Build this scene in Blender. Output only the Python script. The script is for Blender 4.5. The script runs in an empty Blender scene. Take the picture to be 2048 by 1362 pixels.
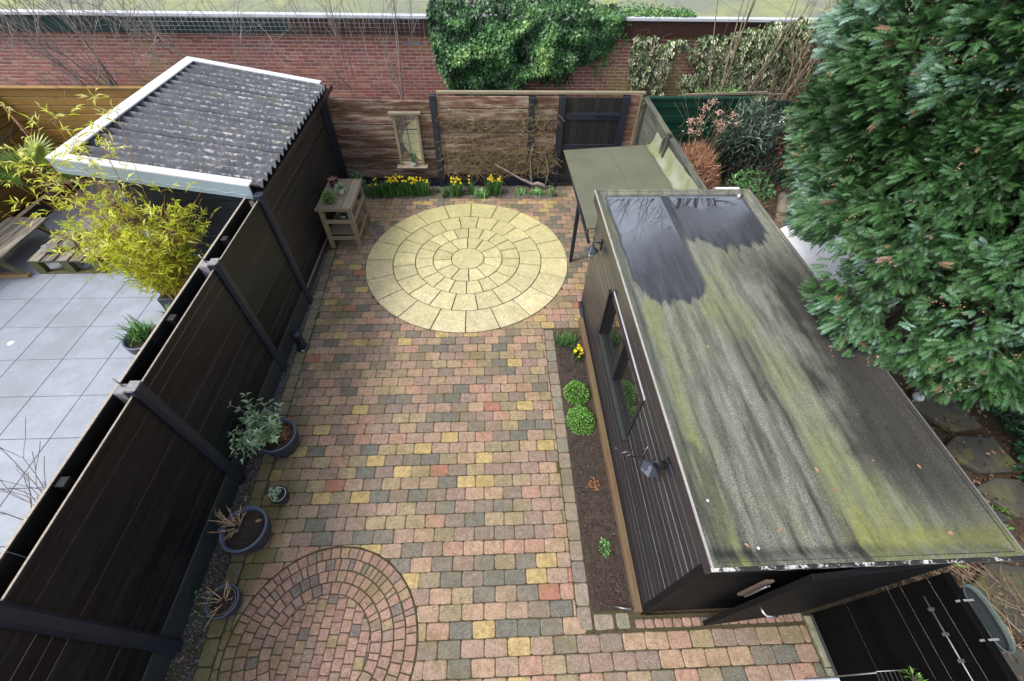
import bpy, math, random
import numpy as np
from mathutils import Vector, Matrix, noise as mnoise
random.seed(7); rng = np.random.default_rng(7)
scene = bpy.context.scene
# ------------------------------------------------------------------ camera
cam_d = bpy.data.cameras.new('camera'); cam = bpy.data.objects.new('camera', cam_d)
scene.collection.objects.link(cam); scene.camera = cam
cam_d.sensor_fit = 'HORIZONTAL'; cam_d.sensor_width = 36; cam_d.lens = 15.012
cam_d.clip_start = 0.02; cam_d.clip_end = 400
R_ = Vector((0.99913, -0.03818, 0.01674)); U_ = Vector((0.01806, 0.75833, 0.65162)); F_ = Vector((0.03757, 0.65075, -0.75836))
cam.matrix_world = Matrix(((R_.x, U_.x, -F_.x, 0), (R_.y, U_.y, -F_.y, 0), (R_.z, U_.z, -F_.z, 5.0), (0, 0, 0, 1)))
# ------------------------------------------------------------------ sky, sun, exposure
SUN_EL, SUN_ROT = 52, 250      # degrees; overcast, soft light
world = bpy.data.worlds.new('World'); scene.world = world; world.use_nodes = True
wn = world.node_tree; bg = wn.nodes['Background']
sky = wn.nodes.new('ShaderNodeTexSky'); sky.sky_type = 'NISHITA'; sky.sun_disc = False
sky.sun_elevation = math.radians(SUN_EL); sky.sun_rotation = math.radians(SUN_ROT)
sky.air_density = 1.0; sky.dust_density = 3.0; sky.ozone_density = 1.0
hs = wn.nodes.new('ShaderNodeHueSaturation'); hs.inputs['Saturation'].default_value = 0.42
wn.links.new(sky.outputs[0], hs.inputs['Color']); wn.links.new(hs.outputs[0], bg.inputs[0])
bg.inputs[1].default_value = 0.15
sd = bpy.data.lights.new('sun', 'SUN'); sd.energy = 1.25; sd.angle = math.radians(14); sd.color = (1, .965, .92)
sun = bpy.data.objects.new('sun', sd); scene.collection.objects.link(sun)
_az = math.radians(SUN_ROT); _el = math.radians(SUN_EL)
sv = Vector((math.sin(_az)*math.cos(_el), math.cos(_az)*math.cos(_el), math.sin(_el)))
sun.rotation_euler = sv.to_track_quat('Z', 'Y').to_euler()
scene.view_settings.view_transform = 'Standard'; scene.view_settings.look = 'None'
scene.view_settings.gamma = 1; scene.view_settings.use_curve_mapping = False
scene.view_settings.exposure = 0.98
# ------------------------------------------------------------------ helpers
def link(o): scene.collection.objects.link(o); return o
def tag(o, label=None, cat=None, group=None, kind=None):
    for k, v in (('label', label), ('category', cat), ('group', group), ('kind', kind)):
        if v: o[k] = v
    return o
def thing(name, label, cat, loc=(0, 0, 0), group=None):
    o = bpy.data.objects.new(name, None); o.location = loc; o.empty_display_size = .1
    link(o); return tag(o, label, cat, group)
def wloc(o):
    v = Vector((0, 0, 0))
    while o: v += o.location; o = o.parent
    return v
class MB:
    def __init__(s): s.v = []; s.f = []; s.m = []; s.s = []
    def add(s, vs, fs, m=0, smooth=False):
        b = len(s.v); s.v += [tuple(x) for x in vs]; s.f += [tuple(i+b for i in f) for f in fs]
        s.m += [m]*len(fs); s.s += [smooth]*len(fs); return s
    def box(s, lo, hi, m=0, M=None, bev=0.0):
        (a, b, c), (d, e, f) = lo, hi
        if bev <= 0:
            vs = [(a,b,c),(d,b,c),(d,e,c),(a,e,c),(a,b,f),(d,b,f),(d,e,f),(a,e,f)]
            fs = [(0,3,2,1),(4,5,6,7),(0,1,5,4),(1,2,6,5),(2,3,7,6),(3,0,4,7)]
        else:
            t = bev; vs = []
            for z, i in ((c, t), (c+t, 0), (f-t, 0), (f, t)):
                vs += [(a+i,b+i,z),(d-i,b+i,z),(d-i,e-i,z),(a+i,e-i,z)]
            fs = [(3,2,1,0),(12,13,14,15)]
            for k in range(3):
                for j in range(4):
                    p, q = 4*k+j, 4*k+(j+1) % 4; fs.append((p, q, q+4, p+4))
        if M is not None: vs = [tuple(M @ Vector(v)) for v in vs]
        return s.add(vs, fs, m)
    def cbox(s, c, size, rz=0, rx=0, ry=0, m=0, bev=0):
        M = Matrix.Translation(c) @ Matrix.Rotation(rz, 4, 'Z') @ Matrix.Rotation(ry, 4, 'Y') @ Matrix.Rotation(rx, 4, 'X')
        h = [x/2 for x in size]; return s.box([-x for x in h], h, m, M, bev)
    def beam(s, a, b, w, h, m=0, bev=0.0, up=Vector((0, 0, 1))):
        a, b = Vector(a), Vector(b); d = (b-a); L = d.length; d.normalize()
        x = d.cross(up)
        if x.length < 1e-3: x = d.cross(Vector((0, 1, 0)))
        x.normalize(); z = x.cross(d)
        M = Matrix(((x.x, d.x, z.x, a.x), (x.y, d.y, z.y, a.y), (x.z, d.z, z.z, a.z), (0, 0, 0, 1)))
        return s.box((-w/2, 0, -h/2), (w/2, L, h/2), m, M, bev)
    def tube(s, pts, r, n=6, m=0, cap=True):
        pts = [Vector(p) for p in pts]; rs = r if isinstance(r, (list, tuple)) else [r]*len(pts)
        vs = []; px = None
        for i, p in enumerate(pts):
            d = (pts[min(i+1, len(pts)-1)] - pts[max(i-1, 0)])
            if d.length < 1e-9: d = Vector((0, 0, 1))
            d.normalize()
            if px is None:
                px = d.orthogonal().normalized()
            else:
                px = (px - d*px.dot(d)); px = px.normalized() if px.length > 1e-6 else d.orthogonal().normalized()
            y = d.cross(px)
            for k in range(n):
                a = 2*math.pi*k/n; vs.append(p + (px*math.cos(a) + y*math.sin(a))*rs[i])
        fs = []
        for i in range(len(pts)-1):
            for k in range(n):
                a, b = i*n+k, i*n+(k+1) % n; fs.append((a, b, b+n, a+n))
        if cap: fs.append(tuple(reversed(range(n)))); fs.append(tuple((len(pts)-1)*n+k for k in range(n)))
        return s.add(vs, fs, m, True)
    def lathe(s, prof, c=(0, 0, 0), n=32, m=0, M=None, sy=1.0):
        vs = []
        for r, z in prof:
            for k in range(n):
                a = 2*math.pi*k/n; v = Vector((c[0]+r*math.cos(a), c[1]+sy*r*math.sin(a), c[2]+z))
                vs.append(M @ v if M is not None else v)
        fs = []
        for i in range(len(prof)-1):
            for k in range(n):
                a, b = i*n+k, i*n+(k+1) % n; fs.append((a, b, b+n, a+n))
        return s.add(vs, fs, m, True)
    def prism(s, poly, z0, z1, bev=0.0, m=0, drop=None):
        n = len(poly); cx = sum(p[0] for p in poly)/n; cy = sum(p[1] for p in poly)/n
        if bev > 0:
            ins = []
            for (x, y) in poly:
                d = math.hypot(x-cx, y-cy) or 1; k = max(0, 1-bev*1.25/d); ins.append((cx+(x-cx)*k, cy+(y-cy)*k))
            dr = drop if drop is not None else bev*.6
            vs = [(x, y, z0) for x, y in poly] + [(x, y, z1-dr) for x, y in poly] + [(x, y, z1) for x, y in ins]
            fs = [tuple(range(2*n, 3*n))]
            for k in range(n):
                j = (k+1) % n; fs += [(k, j, j+n, k+n), (k+n, j+n, j+2*n, k+2*n)]
        else:
            vs = [(x, y, z0) for x, y in poly] + [(x, y, z1) for x, y in poly]
            fs = [tuple(range(n, 2*n))]
            for k in range(n):
                j = (k+1) % n; fs.append((k, j, j+n, k+n))
        return s.add(vs, fs, m)
    def build(s, name, mats, parent=None, label=None, cat=None, group=None, kind=None, world=True):
        me = bpy.data.meshes.new(name)
        off = wloc(parent) if (parent is not None and world) else Vector((0, 0, 0))
        me.from_pydata([(x-off.x, y-off.y, z-off.z) for x, y, z in s.v], [], s.f)
        if not isinstance(mats, (list, tuple)): mats = [mats]
        for mm in mats: me.materials.append(mm)
        me.polygons.foreach_set('material_index', s.m); me.polygons.foreach_set('use_smooth', s.s); me.update()
        o = link(bpy.data.objects.new(name, me)); o.parent = parent
        return tag(o, label, cat, group, kind)
def grid_obj(name, mats, xs, ys, zf, parent=None, cols=None, **kw):
    nx, ny = len(xs), len(ys); X, Y = np.meshgrid(xs, ys); Z = zf(X, Y)
    off = wloc(parent) if parent is not None else Vector((0, 0, 0))
    V = np.stack([X-off.x, Y-off.y, Z-off.z], -1).reshape(-1, 3)
    i = np.arange((ny-1)*(nx-1)); r, c = i//(nx-1), i % (nx-1); a = r*nx+c
    F = np.stack([a, a+1, a+nx+1, a+nx], 1)
    o = np_obj(name, mats, V, F, parent, world=False, smooth=True, **kw)
    if cols is not None:
        at = o.data.color_attributes.new('wear', 'FLOAT_COLOR', 'POINT')
        at.data.foreach_set('color', np.concatenate([cols(X, Y), np.ones((ny, nx, 1))], -1).reshape(-1).astype(np.float32))
    return o
def np_obj(name, mats, V, F, parent=None, tint=None, world=True, smooth=False, label=None, cat=None, group=None, kind=None, midx=None):
    V = np.asarray(V, dtype=np.float32); F = np.asarray(F, dtype=np.int32); k = F.shape[1]
    if parent is not None and world: V = V - np.array(wloc(parent), dtype=np.float32)
    me = bpy.data.meshes.new(name); me.vertices.add(len(V)); me.vertices.foreach_set('co', V.reshape(-1))
    me.loops.add(F.size); me.loops.foreach_set('vertex_index', F.reshape(-1))
    me.polygons.add(len(F)); me.polygons.foreach_set('loop_start', np.arange(0, F.size, k, dtype=np.int32))
    me.polygons.foreach_set('loop_total', np.full(len(F), k, dtype=np.int32))
    me.polygons.foreach_set('use_smooth', np.full(len(F), smooth))
    for mm in (mats if isinstance(mats, (list, tuple)) else [mats]): me.materials.append(mm)
    if midx is not None: me.polygons.foreach_set('material_index', midx)
    me.update(calc_edges=True)
    if tint is not None:
        at = me.attributes.new('tint', 'FLOAT', 'POINT'); at.data.foreach_set('value', np.asarray(tint, dtype=np.float32))
    o = link(bpy.data.objects.new(name, me)); o.parent = parent
    return tag(o, label, cat, group, kind)
# ------------------------------------------------------------------ materials
class NT:
    def __init__(s, name):
        s.mat = bpy.data.materials.new(name); s.mat.use_nodes = True; s.t = s.mat.node_tree
        s.b = s.t.nodes['Principled BSDF']; s.pos = None
    def n(s, typ, **kw):
        x = s.t.nodes.new('ShaderNode'+typ)
        for k, v in kw.items(): setattr(x, k, v)
        return x
    def l(s, a, b): s.t.links.new(a, b)
    def coord(s, scale=(1, 1, 1), obj=True, jitter=True):
        tc = s.n('TexCoord'); mp = s.n('Mapping'); mp.inputs['Scale'].default_value = scale
        if jitter:
            oi = s.n('ObjectInfo'); gi = s.n('NewGeometry'); ad = s.n('Math'); ad.operation = 'ADD'
            s.l(oi.outputs['Random'], ad.inputs[0]); s.l(gi.outputs['Random Per Island'], ad.inputs[1])
            mu = s.n('VectorMath'); mu.operation = 'SCALE'; mu.inputs[0].default_value = (31, 17, 43); s.l(ad.outputs[0], mu.inputs['Scale'])
            va = s.n('VectorMath'); va.operation = 'ADD'; s.l(tc.outputs['Object'], va.inputs[0]); s.l(mu.outputs[0], va.inputs[1]); s.l(va.outputs[0], mp.inputs[0])
        else: s.l(tc.outputs['Object'], mp.inputs[0])
        return mp.outputs[0]
    def wpos(s, scale=(1, 1, 1)):
        g = s.n('NewGeometry'); mp = s.n('Mapping'); mp.inputs['Scale'].default_value = scale; s.l(g.outputs['Position'], mp.inputs[0]); return mp.outputs[0]
    def noise(s, vec, scale=5, det=4, rough=.6, dist=0):
        x = s.n('TexNoise'); x.inputs['Scale'].default_value = scale; x.inputs['Detail'].default_value = det
        x.inputs['Roughness'].default_value = rough; x.inputs['Distortion'].default_value = dist; s.l(vec, x.inputs['Vector']); return x.outputs['Fac']
    def ramp(s, fac, stops, const=False):
        x = s.n('ValToRGB'); e = x.color_ramp.elements
        x.color_ramp.interpolation = 'CONSTANT' if const else 'LINEAR'
        while len(e) < len(stops): e.new(.5)
        for i, (p, c) in enumerate(stops):
            e[i].position = p; e[i].color = (c, c, c, 1) if isinstance(c, (int, float)) else (*c, 1)
        s.l(fac, x.inputs[0]); return x.outputs[0]
    def mix(s, fac, a, b, mode='MIX'):
        x = s.n('Mix'); x.data_type = 'RGBA'; x.blend_type = mode
        for i, v in ((0, fac), (6, a), (7, b)):
            if isinstance(v, (int, float)): x.inputs[i].default_value = v if i == 0 else (v, v, v, 1)
            elif isinstance(v, tuple): x.inputs[i].default_value = (*v, 1)
            else: s.l(v, x.inputs[i])
        return x.outputs[2]
    def math(s, op, a, b=0.5, clamp=False):
        x = s.n('Math'); x.operation = op; x.use_clamp = clamp
        for i, v in ((0, a), (1, b)):
            if isinstance(v, (int, float)): x.inputs[i].default_value = v
            else: s.l(v, x.inputs[i])
        return x.outputs[0]
    def rnd(s):
        oi = s.n('ObjectInfo'); gi = s.n('NewGeometry')
        return s.math('FRACT', s.math('ADD', oi.outputs['Random'], gi.outputs['Random Per Island']))
    def attr(s, name, out='Fac'):
        x = s.n('Attribute'); x.attribute_name = name; return x.outputs[out]
    def sep(s, vec):
        x = s.n('SeparateXYZ'); s.l(vec, x.inputs[0]); return x.outputs
    def bump(s, h, st=.3, d=.01):
        x = s.n('Bump'); x.inputs['Strength'].default_value = st; x.inputs['Distance'].default_value = d; s.l(h, x.inputs['Height']); s.l(x.outputs[0], s.b.inputs['Normal'])
    def done(s, col, rough=.8, **kw):
        if isinstance(col, tuple): s.b.inputs['Base Color'].default_value = (*col, 1)
        else: s.l(col, s.b.inputs['Base Color'])
        if isinstance(rough, (int, float)): s.b.inputs['Roughness'].default_value = rough
        else: s.l(rough, s.b.inputs['Roughness'])
        for k, v in kw.items(): s.b.inputs[k.replace('_', ' ')].default_value = v
        return s.mat
def m_basic(name, c1, c2=None, rough=.7, scale=8, bump=.15, jit=.25, stretch=(1, 1, 1), dirt=None, **kw):
    t = NT(name); v = t.coord(stretch); c2 = c2 or tuple(x*.7 for x in c1)
    nz = t.noise(v, scale, 6, .65); col = t.mix(t.ramp(nz, [(.3, 0.), (.7, 1.)]), c1, c2)
    if jit: col = t.mix(1.0, col, t.ramp(t.rnd(), [(0, 1-jit), (1, 1+jit*.6)]), 'MULTIPLY')
    if dirt: col = t.mix(t.ramp(t.noise(t.wpos(), 2.2, 5, .7), [(.48, 0.), (.66, dirt[3])]), col, dirt[:3])
    t.bump(t.noise(v, scale*6, 3), bump, .01)
    return t.done(col, rough, **kw)
def m_wood(name, c1, c2, axis='X', rough=.75, c3=None, jit=.3, bump=.35, spec=.5):
    k = {'X': (1.1, 10, 10), 'Y': (10, 1.1, 10), 'Z': (10, 10, 1.1)}[axis]
    t = NT(name); v = t.coord(k); g = t.noise(v, 3.2, 8, .7, .35)
    col = t.mix(t.ramp(g, [(.32, 0.), (.62, 1.)]), c1, c2)
    if c3:
        v2 = t.coord({'X': (.8, 6, 6), 'Y': (6, .8, 6), 'Z': (6, 6, .8)}[axis])
        col = t.mix(t.ramp(t.noise(v2, 2.0, 6, .7), [(.45, 0.), (.62, .85)]), col, c3)
    col = t.mix(1.0, col, t.ramp(t.rnd(), [(0, 1-jit), (1, 1+jit*.6)]), 'MULTIPLY')
    t.bump(g, bump, .006); return t.done(col, rough, Specular_IOR_Level=spec)
# ------------------------------------------------------------------ shared materials
def mat_paver(stops, name, moss=1.0):
    t = NT(name); base = t.ramp(t.rnd(), stops, True); v = t.coord((1, 1, 1)); w = t.wpos()
    f = t.noise(v, 18, 7, .8); col = t.mix(t.ramp(f, [(.40, .0), (.60, .9)]), base, t.mix(1.0, base, (.52, .50, .48), 'MULTIPLY')); col = t.mix(t.ramp(t.noise(v, 55, 4, .8), [(.5, 0.), (.62, .45)]), col, t.mix(1.0, base, (1.45, 1.4, 1.35), 'MULTIPLY'))
    f2 = t.noise(w, 150, 3, .8); col = t.mix(t.ramp(f2, [(.36, .8), (.5, .0)]), col, (.07, .06, .05))
    f3 = t.noise(w, 160, 2, .5); sp = t.sep(w)
    near = t.ramp(sp[1], [(0, 1.), (.0, 1.)])
    spk = t.ramp(f3, [(.63, 0.), (.69, .7)]); nf = t.n('MapRange'); nf.inputs[1].default_value = .0; nf.inputs[2].default_value = 3.2; nf.inputs[3].default_value = 1; nf.inputs[4].default_value = .15
    t.l(sp[1], nf.inputs[0]); col = t.mix(t.math('MULTIPLY', spk, nf.outputs[0]), col, (.75, .73, .70))
    # moss and algae: strongest along the left border, blotchy elsewhere
    mr = t.n('MapRange'); mr.inputs[1].default_value = -2.05; mr.inputs[2].default_value = -2.95; mr.inputs[3].default_value = 0; mr.inputs[4].default_value = .30
    t.l(sp[0], mr.inputs[0]); nz = t.noise(w, 1.7, 5, .7)
    my = t.n('MapRange'); my.inputs[1].default_value = 3.5; my.inputs[2].default_value = 1.6; my.inputs[3].default_value = .25; my.inputs[4].default_value = 1; t.l(sp[1], my.inputs[0])
    k = t.math('ADD', nz, t.math('MULTIPLY', mr.outputs[0], my.outputs[0])); col = t.mix(t.ramp(k, [(.50, 0.), (.78, .70*moss)]), col, (.125, .115, .03))
    k2 = t.noise(w, 3.3, 6, .8); col = t.mix(t.ramp(k2, [(.50, 0.), (.66, .45)]), col, (.20, .15, .055))
    t.bump(t.noise(w, 90, 5, .8), .9, .006); return t.done(col, .82)
P_STOPS = [(0, (0.325, 0.228, 0.179)), (.13, (0.402, 0.282, 0.200)), (.24, (0.262, 0.198, 0.157)), (.35, (0.472, 0.318, 0.211)), (.45, (0.210, 0.186, 0.146)), (.52, (0.396, 0.306, 0.179)),
           (.63, (0.459, 0.270, 0.194)), (.71, (0.535, 0.396, 0.167)), (.76, (0.166, 0.162, 0.135)), (.82, (0.318, 0.258, 0.157)), (.90, (0.396, 0.270, 0.200)), (.982, (0.421, 0.180, 0.119))]
M_PAVER = mat_paver(P_STOPS, 'tumbled_paver')
M_BORDER = mat_paver([(0, (.29, .235, .18)), (.3, (.22, .185, .16)), (.55, (.32, .26, .20)), (.8, (.245, .235, .175))], 'border_paver', 1.1)
M_CLINKER = mat_paver([(0, (.40, .235, .18)), (.3, (.35, .205, .165)), (.5, (.44, .27, .20)), (.72, (.33, .225, .185)), (.88, (.19, .155, .145)), (.94, (.38, .27, .16))], 'clinker_brick')
def mat_slab():
    t = NT('yellow_stone_slab'); w = t.wpos(); v = t.coord(); sp = t.sep(w)
    mr = t.n('MapRange'); mr.inputs[1].default_value = 4.6; mr.inputs[2].default_value = 7.6; t.l(sp[1], mr.inputs[0])
    col = t.mix(mr.outputs[0], (.72, .64, .43), (.60, .55, .25))
    col = t.mix(t.ramp(t.noise(w, 2.4, 6, .75, .5), [(.35, 0.), (.65, .7)]), col, (.54, .49, .22))
    col = t.mix(t.ramp(t.noise(v, 9, 7, .8, .8), [(.42, 0.), (.66, .65)]), col, (.33, .28, .17))
    col = t.mix(1.0, col, t.ramp(t.rnd(), [(0, .86), (1, 1.1)]), 'MULTIPLY')
    col = t.mix(t.ramp(t.noise(w, 45, 5, .8), [(.40, .55), (.52, 0.)]), col, (.30, .26, .15)); h = t.noise(v, 7, 8, .62, 1.1); t.bump(h, .9, .03); return t.done(col, .85)
M_SLAB = mat_slab()
def mat_ground(name, c1, c2, c3, sc=14, b=.8):
    t = NT(name); w = t.wpos(); col = t.mix(t.ramp(t.noise(w, sc, 8, .75), [(.35, 0.), (.62, 1.)]), c1, c2)
    col = t.mix(t.ramp(t.noise(w, 2.1, 6, .7), [(.48, 0.), (.66, .7)]), col, c3)
    col = t.mix(t.ramp(t.noise(w, 130, 2, .6), [(.66, 0.), (.72, .5)]), col, (.35, .30, .25))
    t.bump(t.noise(w, 60, 6, .8), b, .02); return t.done(col, .95)
M_SOIL = mat_ground('bed_soil', (.026, .019, .015), (.075, .052, .040), (.034, .027, .020))
M_SAND = mat_ground('joint_sand', (.040, .032, .020), (.10, .078, .034), (.070, .075, .018), 30)
M_LITTER = mat_ground('leaf_litter', (.035, .024, .016), (.12, .075, .045), (.04, .045, .015), 22)
M_FARBED = mat_ground('grey_mulch', (.10, .085, .07), (.20, .165, .14), (.07, .075, .03), 30)
M_BLACKWOOD = m_wood('black_stained_plank', (.0032, .0036, .0046), (.0090, .0098, .0120), 'Y', .42, (.019, .018, .0195), .5, .3, .28)
M_BROWNBLACK = m_wood('dark_brown_plank', (.014, .011, .0115), (.025, .020, .020), 'Y', .45, (.034, .029, .029), .3, .25, .35)
M_PALEWOOD = m_basic('pale_bare_wood', (.42, .36, .29), (.22, .19, .16), .8, 40, .1, .2)
M_POST = m_basic('blue_black_concrete', (.020, .026, .043), (.013, .016, .027), .5, 14, .15, .15)
M_POSTTOP = m_basic('raw_concrete', (.34, .33, .34), (.14, .14, .15), .9, 30, .4, .1)
M_BASE = m_basic('dark_green_grey_concrete', (.020, .026, .027), (.030, .036, .036), .6, 6, .1, .1)
M_STEEL = m_basic('dull_steel', (.35, .35, .36), (.2, .2, .2), .4, 30, .1, 0, Metallic=.8)
M_BLACKMETAL = m_basic('black_painted_metal', (.018, .02, .026), (.012, .013, .017), .35, 20, .05, .1)
# ------------------------------------------------------------------ ground
def sheet(name, mat, x0, x1, y0, y1, z, kind='structure'):
    return MB().add([(x0, y0, z), (x1, y0, z), (x1, y1, z), (x0, y1, z)], [(0, 1, 2, 3)]).build(name, mat, kind=kind)
sheet('ground', M_LITTER, -60, 60, -20, 90, -.09)
# ------------------------------------------------------------------ patio
patio = sheet('patio_paving', M_SAND, -3.14, 1.45, -.6, 8.6, -.010)
MB().add([(1.45, 5.13, -.014), (3.0, 5.13, -.014), (3.0, 8.86, -.014), (1.45, 8.86, -.014)], [(0, 1, 2, 3)]).build('joint_sand', M_SAND, patio)
pv2 = MB().add([(1.45, -.6, -.014), (3.06, -.6, -.014), (3.06, .645, -.014), (1.45, .645, -.014)], [(0, 1, 2, 3)]).build('joint_sand', M_SAND, patio)
CC = (-.49, 6.30); RC = 1.83; SC = (-1.707, .483); SR = .905
def clip(poly, nx, ny, c):
    out = []
    for i in range(len(poly)):
        a, b = poly[i], poly[(i+1) % len(poly)]; da = a[0]*nx+a[1]*ny-c; db = b[0]*nx+b[1]*ny-c
        if da >= 0: out.append(a)
        if (da >= 0) != (db >= 0):
            t = da/(da-db); out.append((a[0]+(b[0]-a[0])*t, a[1]+(b[1]-a[1])*t))
    return out
def area(p): return abs(sum(p[i][0]*p[(i+1) % len(p)][1]-p[(i+1) % len(p)][0]*p[i][1] for i in range(len(p))))/2
def tidy(p):
    out = []
    for q in p:
        if not out or math.hypot(q[0]-out[-1][0], q[1]-out[-1][1]) > .004: out.append(q)
    while len(out) > 2 and math.hypot(out[0][0]-out[-1][0], out[0][1]-out[-1][1]) < .004: out.pop()
    return out
def rrect(w, h, ch, jit, rnd_):
    p = [(-w/2+ch, -h/2), (w/2-ch, -h/2), (w/2, -h/2+ch), (w/2, h/2-ch), (w/2-ch, h/2), (-w/2+ch, h/2), (-w/2, h/2-ch), (-w/2, -h/2+ch)]
    return [(x+rnd_.uniform(-jit, jit), y+rnd_.uniform(-jit, jit)) for x, y in p]
def cutcirc(poly, c, r):
    cx = sum(p[0] for p in poly)/len(poly)-c[0]; cy = sum(p[1] for p in poly)/len(poly)-c[1]
    dmin = min(math.hypot(p[0]-c[0], p[1]-c[1]) for p in poly)
    if dmin >= r: return poly
    if max(math.hypot(p[0]-c[0], p[1]-c[1]) for p in poly) < r: return []
    d = math.hypot(cx, cy); nx, ny = cx/d, cy/d
    return clip(poly, nx, ny, nx*c[0]+ny*c[1]+r)
rl = lambda y: -2.80-.045*y             # outer edge of the left border course
pieces = []                             # (poly, material, depth for sorting)
PW, PH = .2225, .149
y = .66-PH*9; row = 0
ridx = -9
while y < 8.80:
    xl = rl(y)+.150
    if y > 8.30: xl = 1.37
    right = 3.02 if y+PH < .67 else (.760 if y < 4.42 else (1.40 if y < 5.12 else 2.98))
    off = -.28 + (PW/2 if ridx % 2 == 0 else 0) + random.uniform(-.006, .006)
    x = off-PW*14
    while x < right:
        a, b = max(x, xl), min(x+PW, right)
        if b-a > .035:
            w, h = b-a-.006, PH-.007
            p = [(px+(a+b)/2, py+y+PH/2) for px, py in rrect(w, h, min(.015, w*.25), .0034, random)]
            pieces.append([p, 0, (a+b)/2, y+PH/2])
        x += PW
    y += PH; ridx += 1
yy = -.5
while yy < 6.6:                          # left border course, long side along the fence
    x = rl(yy+.1); pieces.append([[(px+x+.072, py+yy+.11) for px, py in rrect(.134, .212, .017, .003, random)], 1, x, yy+.1]); yy += .222
yy = .535
while yy < 4.40:
    pieces.append([[(px+.834, py+yy+.105) for px, py in rrect(.138, .200, .017, .003, random)], 1, .83, yy+.1]); yy += .2085
for k in range(2): pieces.append([[(px+1.02+.19*k, py+.605) for px, py in rrect(.19-.06*k, .13, .015, .003, random)], 1, 1.02, .63])
xx = 1.33
while xx < 3.0:                          # thin red course against the shed front
    pieces.append([[(px+xx+.045, py+.575) for px, py in rrect(.085, .075, .012, .003, random)], 2, xx, .6]); xx += .094
good = []
for p, m, cx, cy in pieces:
    if m == 0 and cy > .54 and cx > .76 and cy < .68: continue
    p = cutcirc(p, CC, RC+.008)
    if p: p = cutcirc(p, SC, SR+.006)
    if not p: continue
    p = tidy(p)
    if len(p) >= 3 and area(p) > .0012: good.append((p, m, sum(q[0] for q in p)/len(p), sum(q[1] for q in p)/len(p)))
vis = lambda x, y: y > .02+.0*x and abs(x) < 3.2
good.sort(key=lambda g: (0 if vis(g[2], g[3]) else 1, g[2]**2*.8+g[3]**2))
M_EDGE = mat_ground('dirty_paver_edge', (.075, .062, .050), (.15, .122, .095), (.085, .085, .025), 9, .5)
MP = [M_PAVER, M_BORDER, M_CLINKER, M_EDGE]
def paver_mb(p, b, cx, cy):
    q = [(x-cx, y-cy) for x, y in p]; c = MB(); tl = [random.uniform(-.004, .004) for _ in range(3)]
    c.prism(q, -.045, 0, .008, 0, .005)
    c.v = [(x, y, z + tl[0]*.6 + x*tl[1]*2 + y*tl[2]*2) for x, y, z in c.v]
    return c
field = MB()
for i, (p, m, cx, cy) in enumerate(good):
    c = paver_mb(p, .01, cx, cy)
    if i < 285:
        c.m = [0]+[1, 0]*((len(c.f)-1)//2); c.v = [(x+cx, y+cy, z) for x, y, z in c.v]
        c.build('paver', [MP[m], M_EDGE], patio)
    else:
        k0 = len(field.f); field.add([(x+cx, y+cy, z) for x, y, z in c.v], c.f, 3); field.m[k0] = m; field.m[k0+2::2] = [m]*len(field.m[k0+2::2])
field.build('paver_field', MP, patio, kind='stuff')
# joint weeds: thin moss lines standing in the joints near the left side
# ------------------------------------------------------------------ stone circle
def arcpoly(c, r0, r1, a0, a1, gap, n):
    g0, g1 = gap/2/r0 if r0 > 0 else 0, gap/2/r1
    o = [(c[0]+r1*math.cos(a0+g1+(a1-a0-2*g1)*k/n), c[1]+r1*math.sin(a0+g1+(a1-a0-2*g1)*k/n)) for k in range(n+1)]
    i = [(c[0]+r0*math.cos(a1-g0-(a1-a0-2*g0)*k/n), c[1]+r0*math.sin(a1-g0-(a1-a0-2*g0)*k/n)) for k in range(n+1)]
    return o+i
def inset_prism(poly, z0, z1, mb, b=.006):
    n = len(poly); ins = []
    for k in range(n):
        a, q, c = Vector(poly[k-1]), Vector(poly[k]), Vector(poly[(k+1) % n])
        e1 = (q-a).normalized(); e2 = (c-q).normalized(); nn = Vector((-(e1.y+e2.y), e1.x+e2.x)); nn = nn.normalized() if nn.length > 1e-6 else Vector((-e1.y, e1.x))
        ins.append(q + nn*b)
    vs = [(x, y, z0) for x, y in poly]+[(x, y, z1-b*.8) for x, y in poly]+[(v.x, v.y, z1) for v in ins]
    fs = [tuple(range(2*n, 3*n))]
    for k in range(n):
        j = (k+1) % n; fs += [(k, j, j+n, k+n), (k+n, j+n, j+2*n, k+2*n)]
    mb.add(vs, fs, 0)
circ = MB(); circ.lathe([(0, 0), (RC+.004, 0)], (CC[0], CC[1], -.004), 96); 
circ = circ.build('stone_circle', M_SAND, kind='structure')
c0 = MB(); inset_prism([(CC[0]+.295*math.cos(2*math.pi*k/40), CC[1]+.295*math.sin(2*math.pi*k/40)) for k in range(40)], -.03, .010, c0); c0.build('slab', M_SLAB, circ)
for r0, r1, n, ph in ((.31, .625, 12, 93), (.64, .945, 20, 90), (.96, 1.345, 20, 99), (1.36, RC, 20, 90)):
    ja = [math.radians(ph+k*360/n)+random.uniform(-.02, .02) for k in range(n)]; ja.append(ja[0]+2*math.pi)
    for k in range(n):
        a0, a1 = ja[k], ja[k+1]
        c0 = MB(); inset_prism(arcpoly(CC, r0, r1, a0, a1, .016, 6), -.03, .010+random.uniform(-.002, .002), c0); c0.build('slab', M_SLAB, circ)
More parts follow.
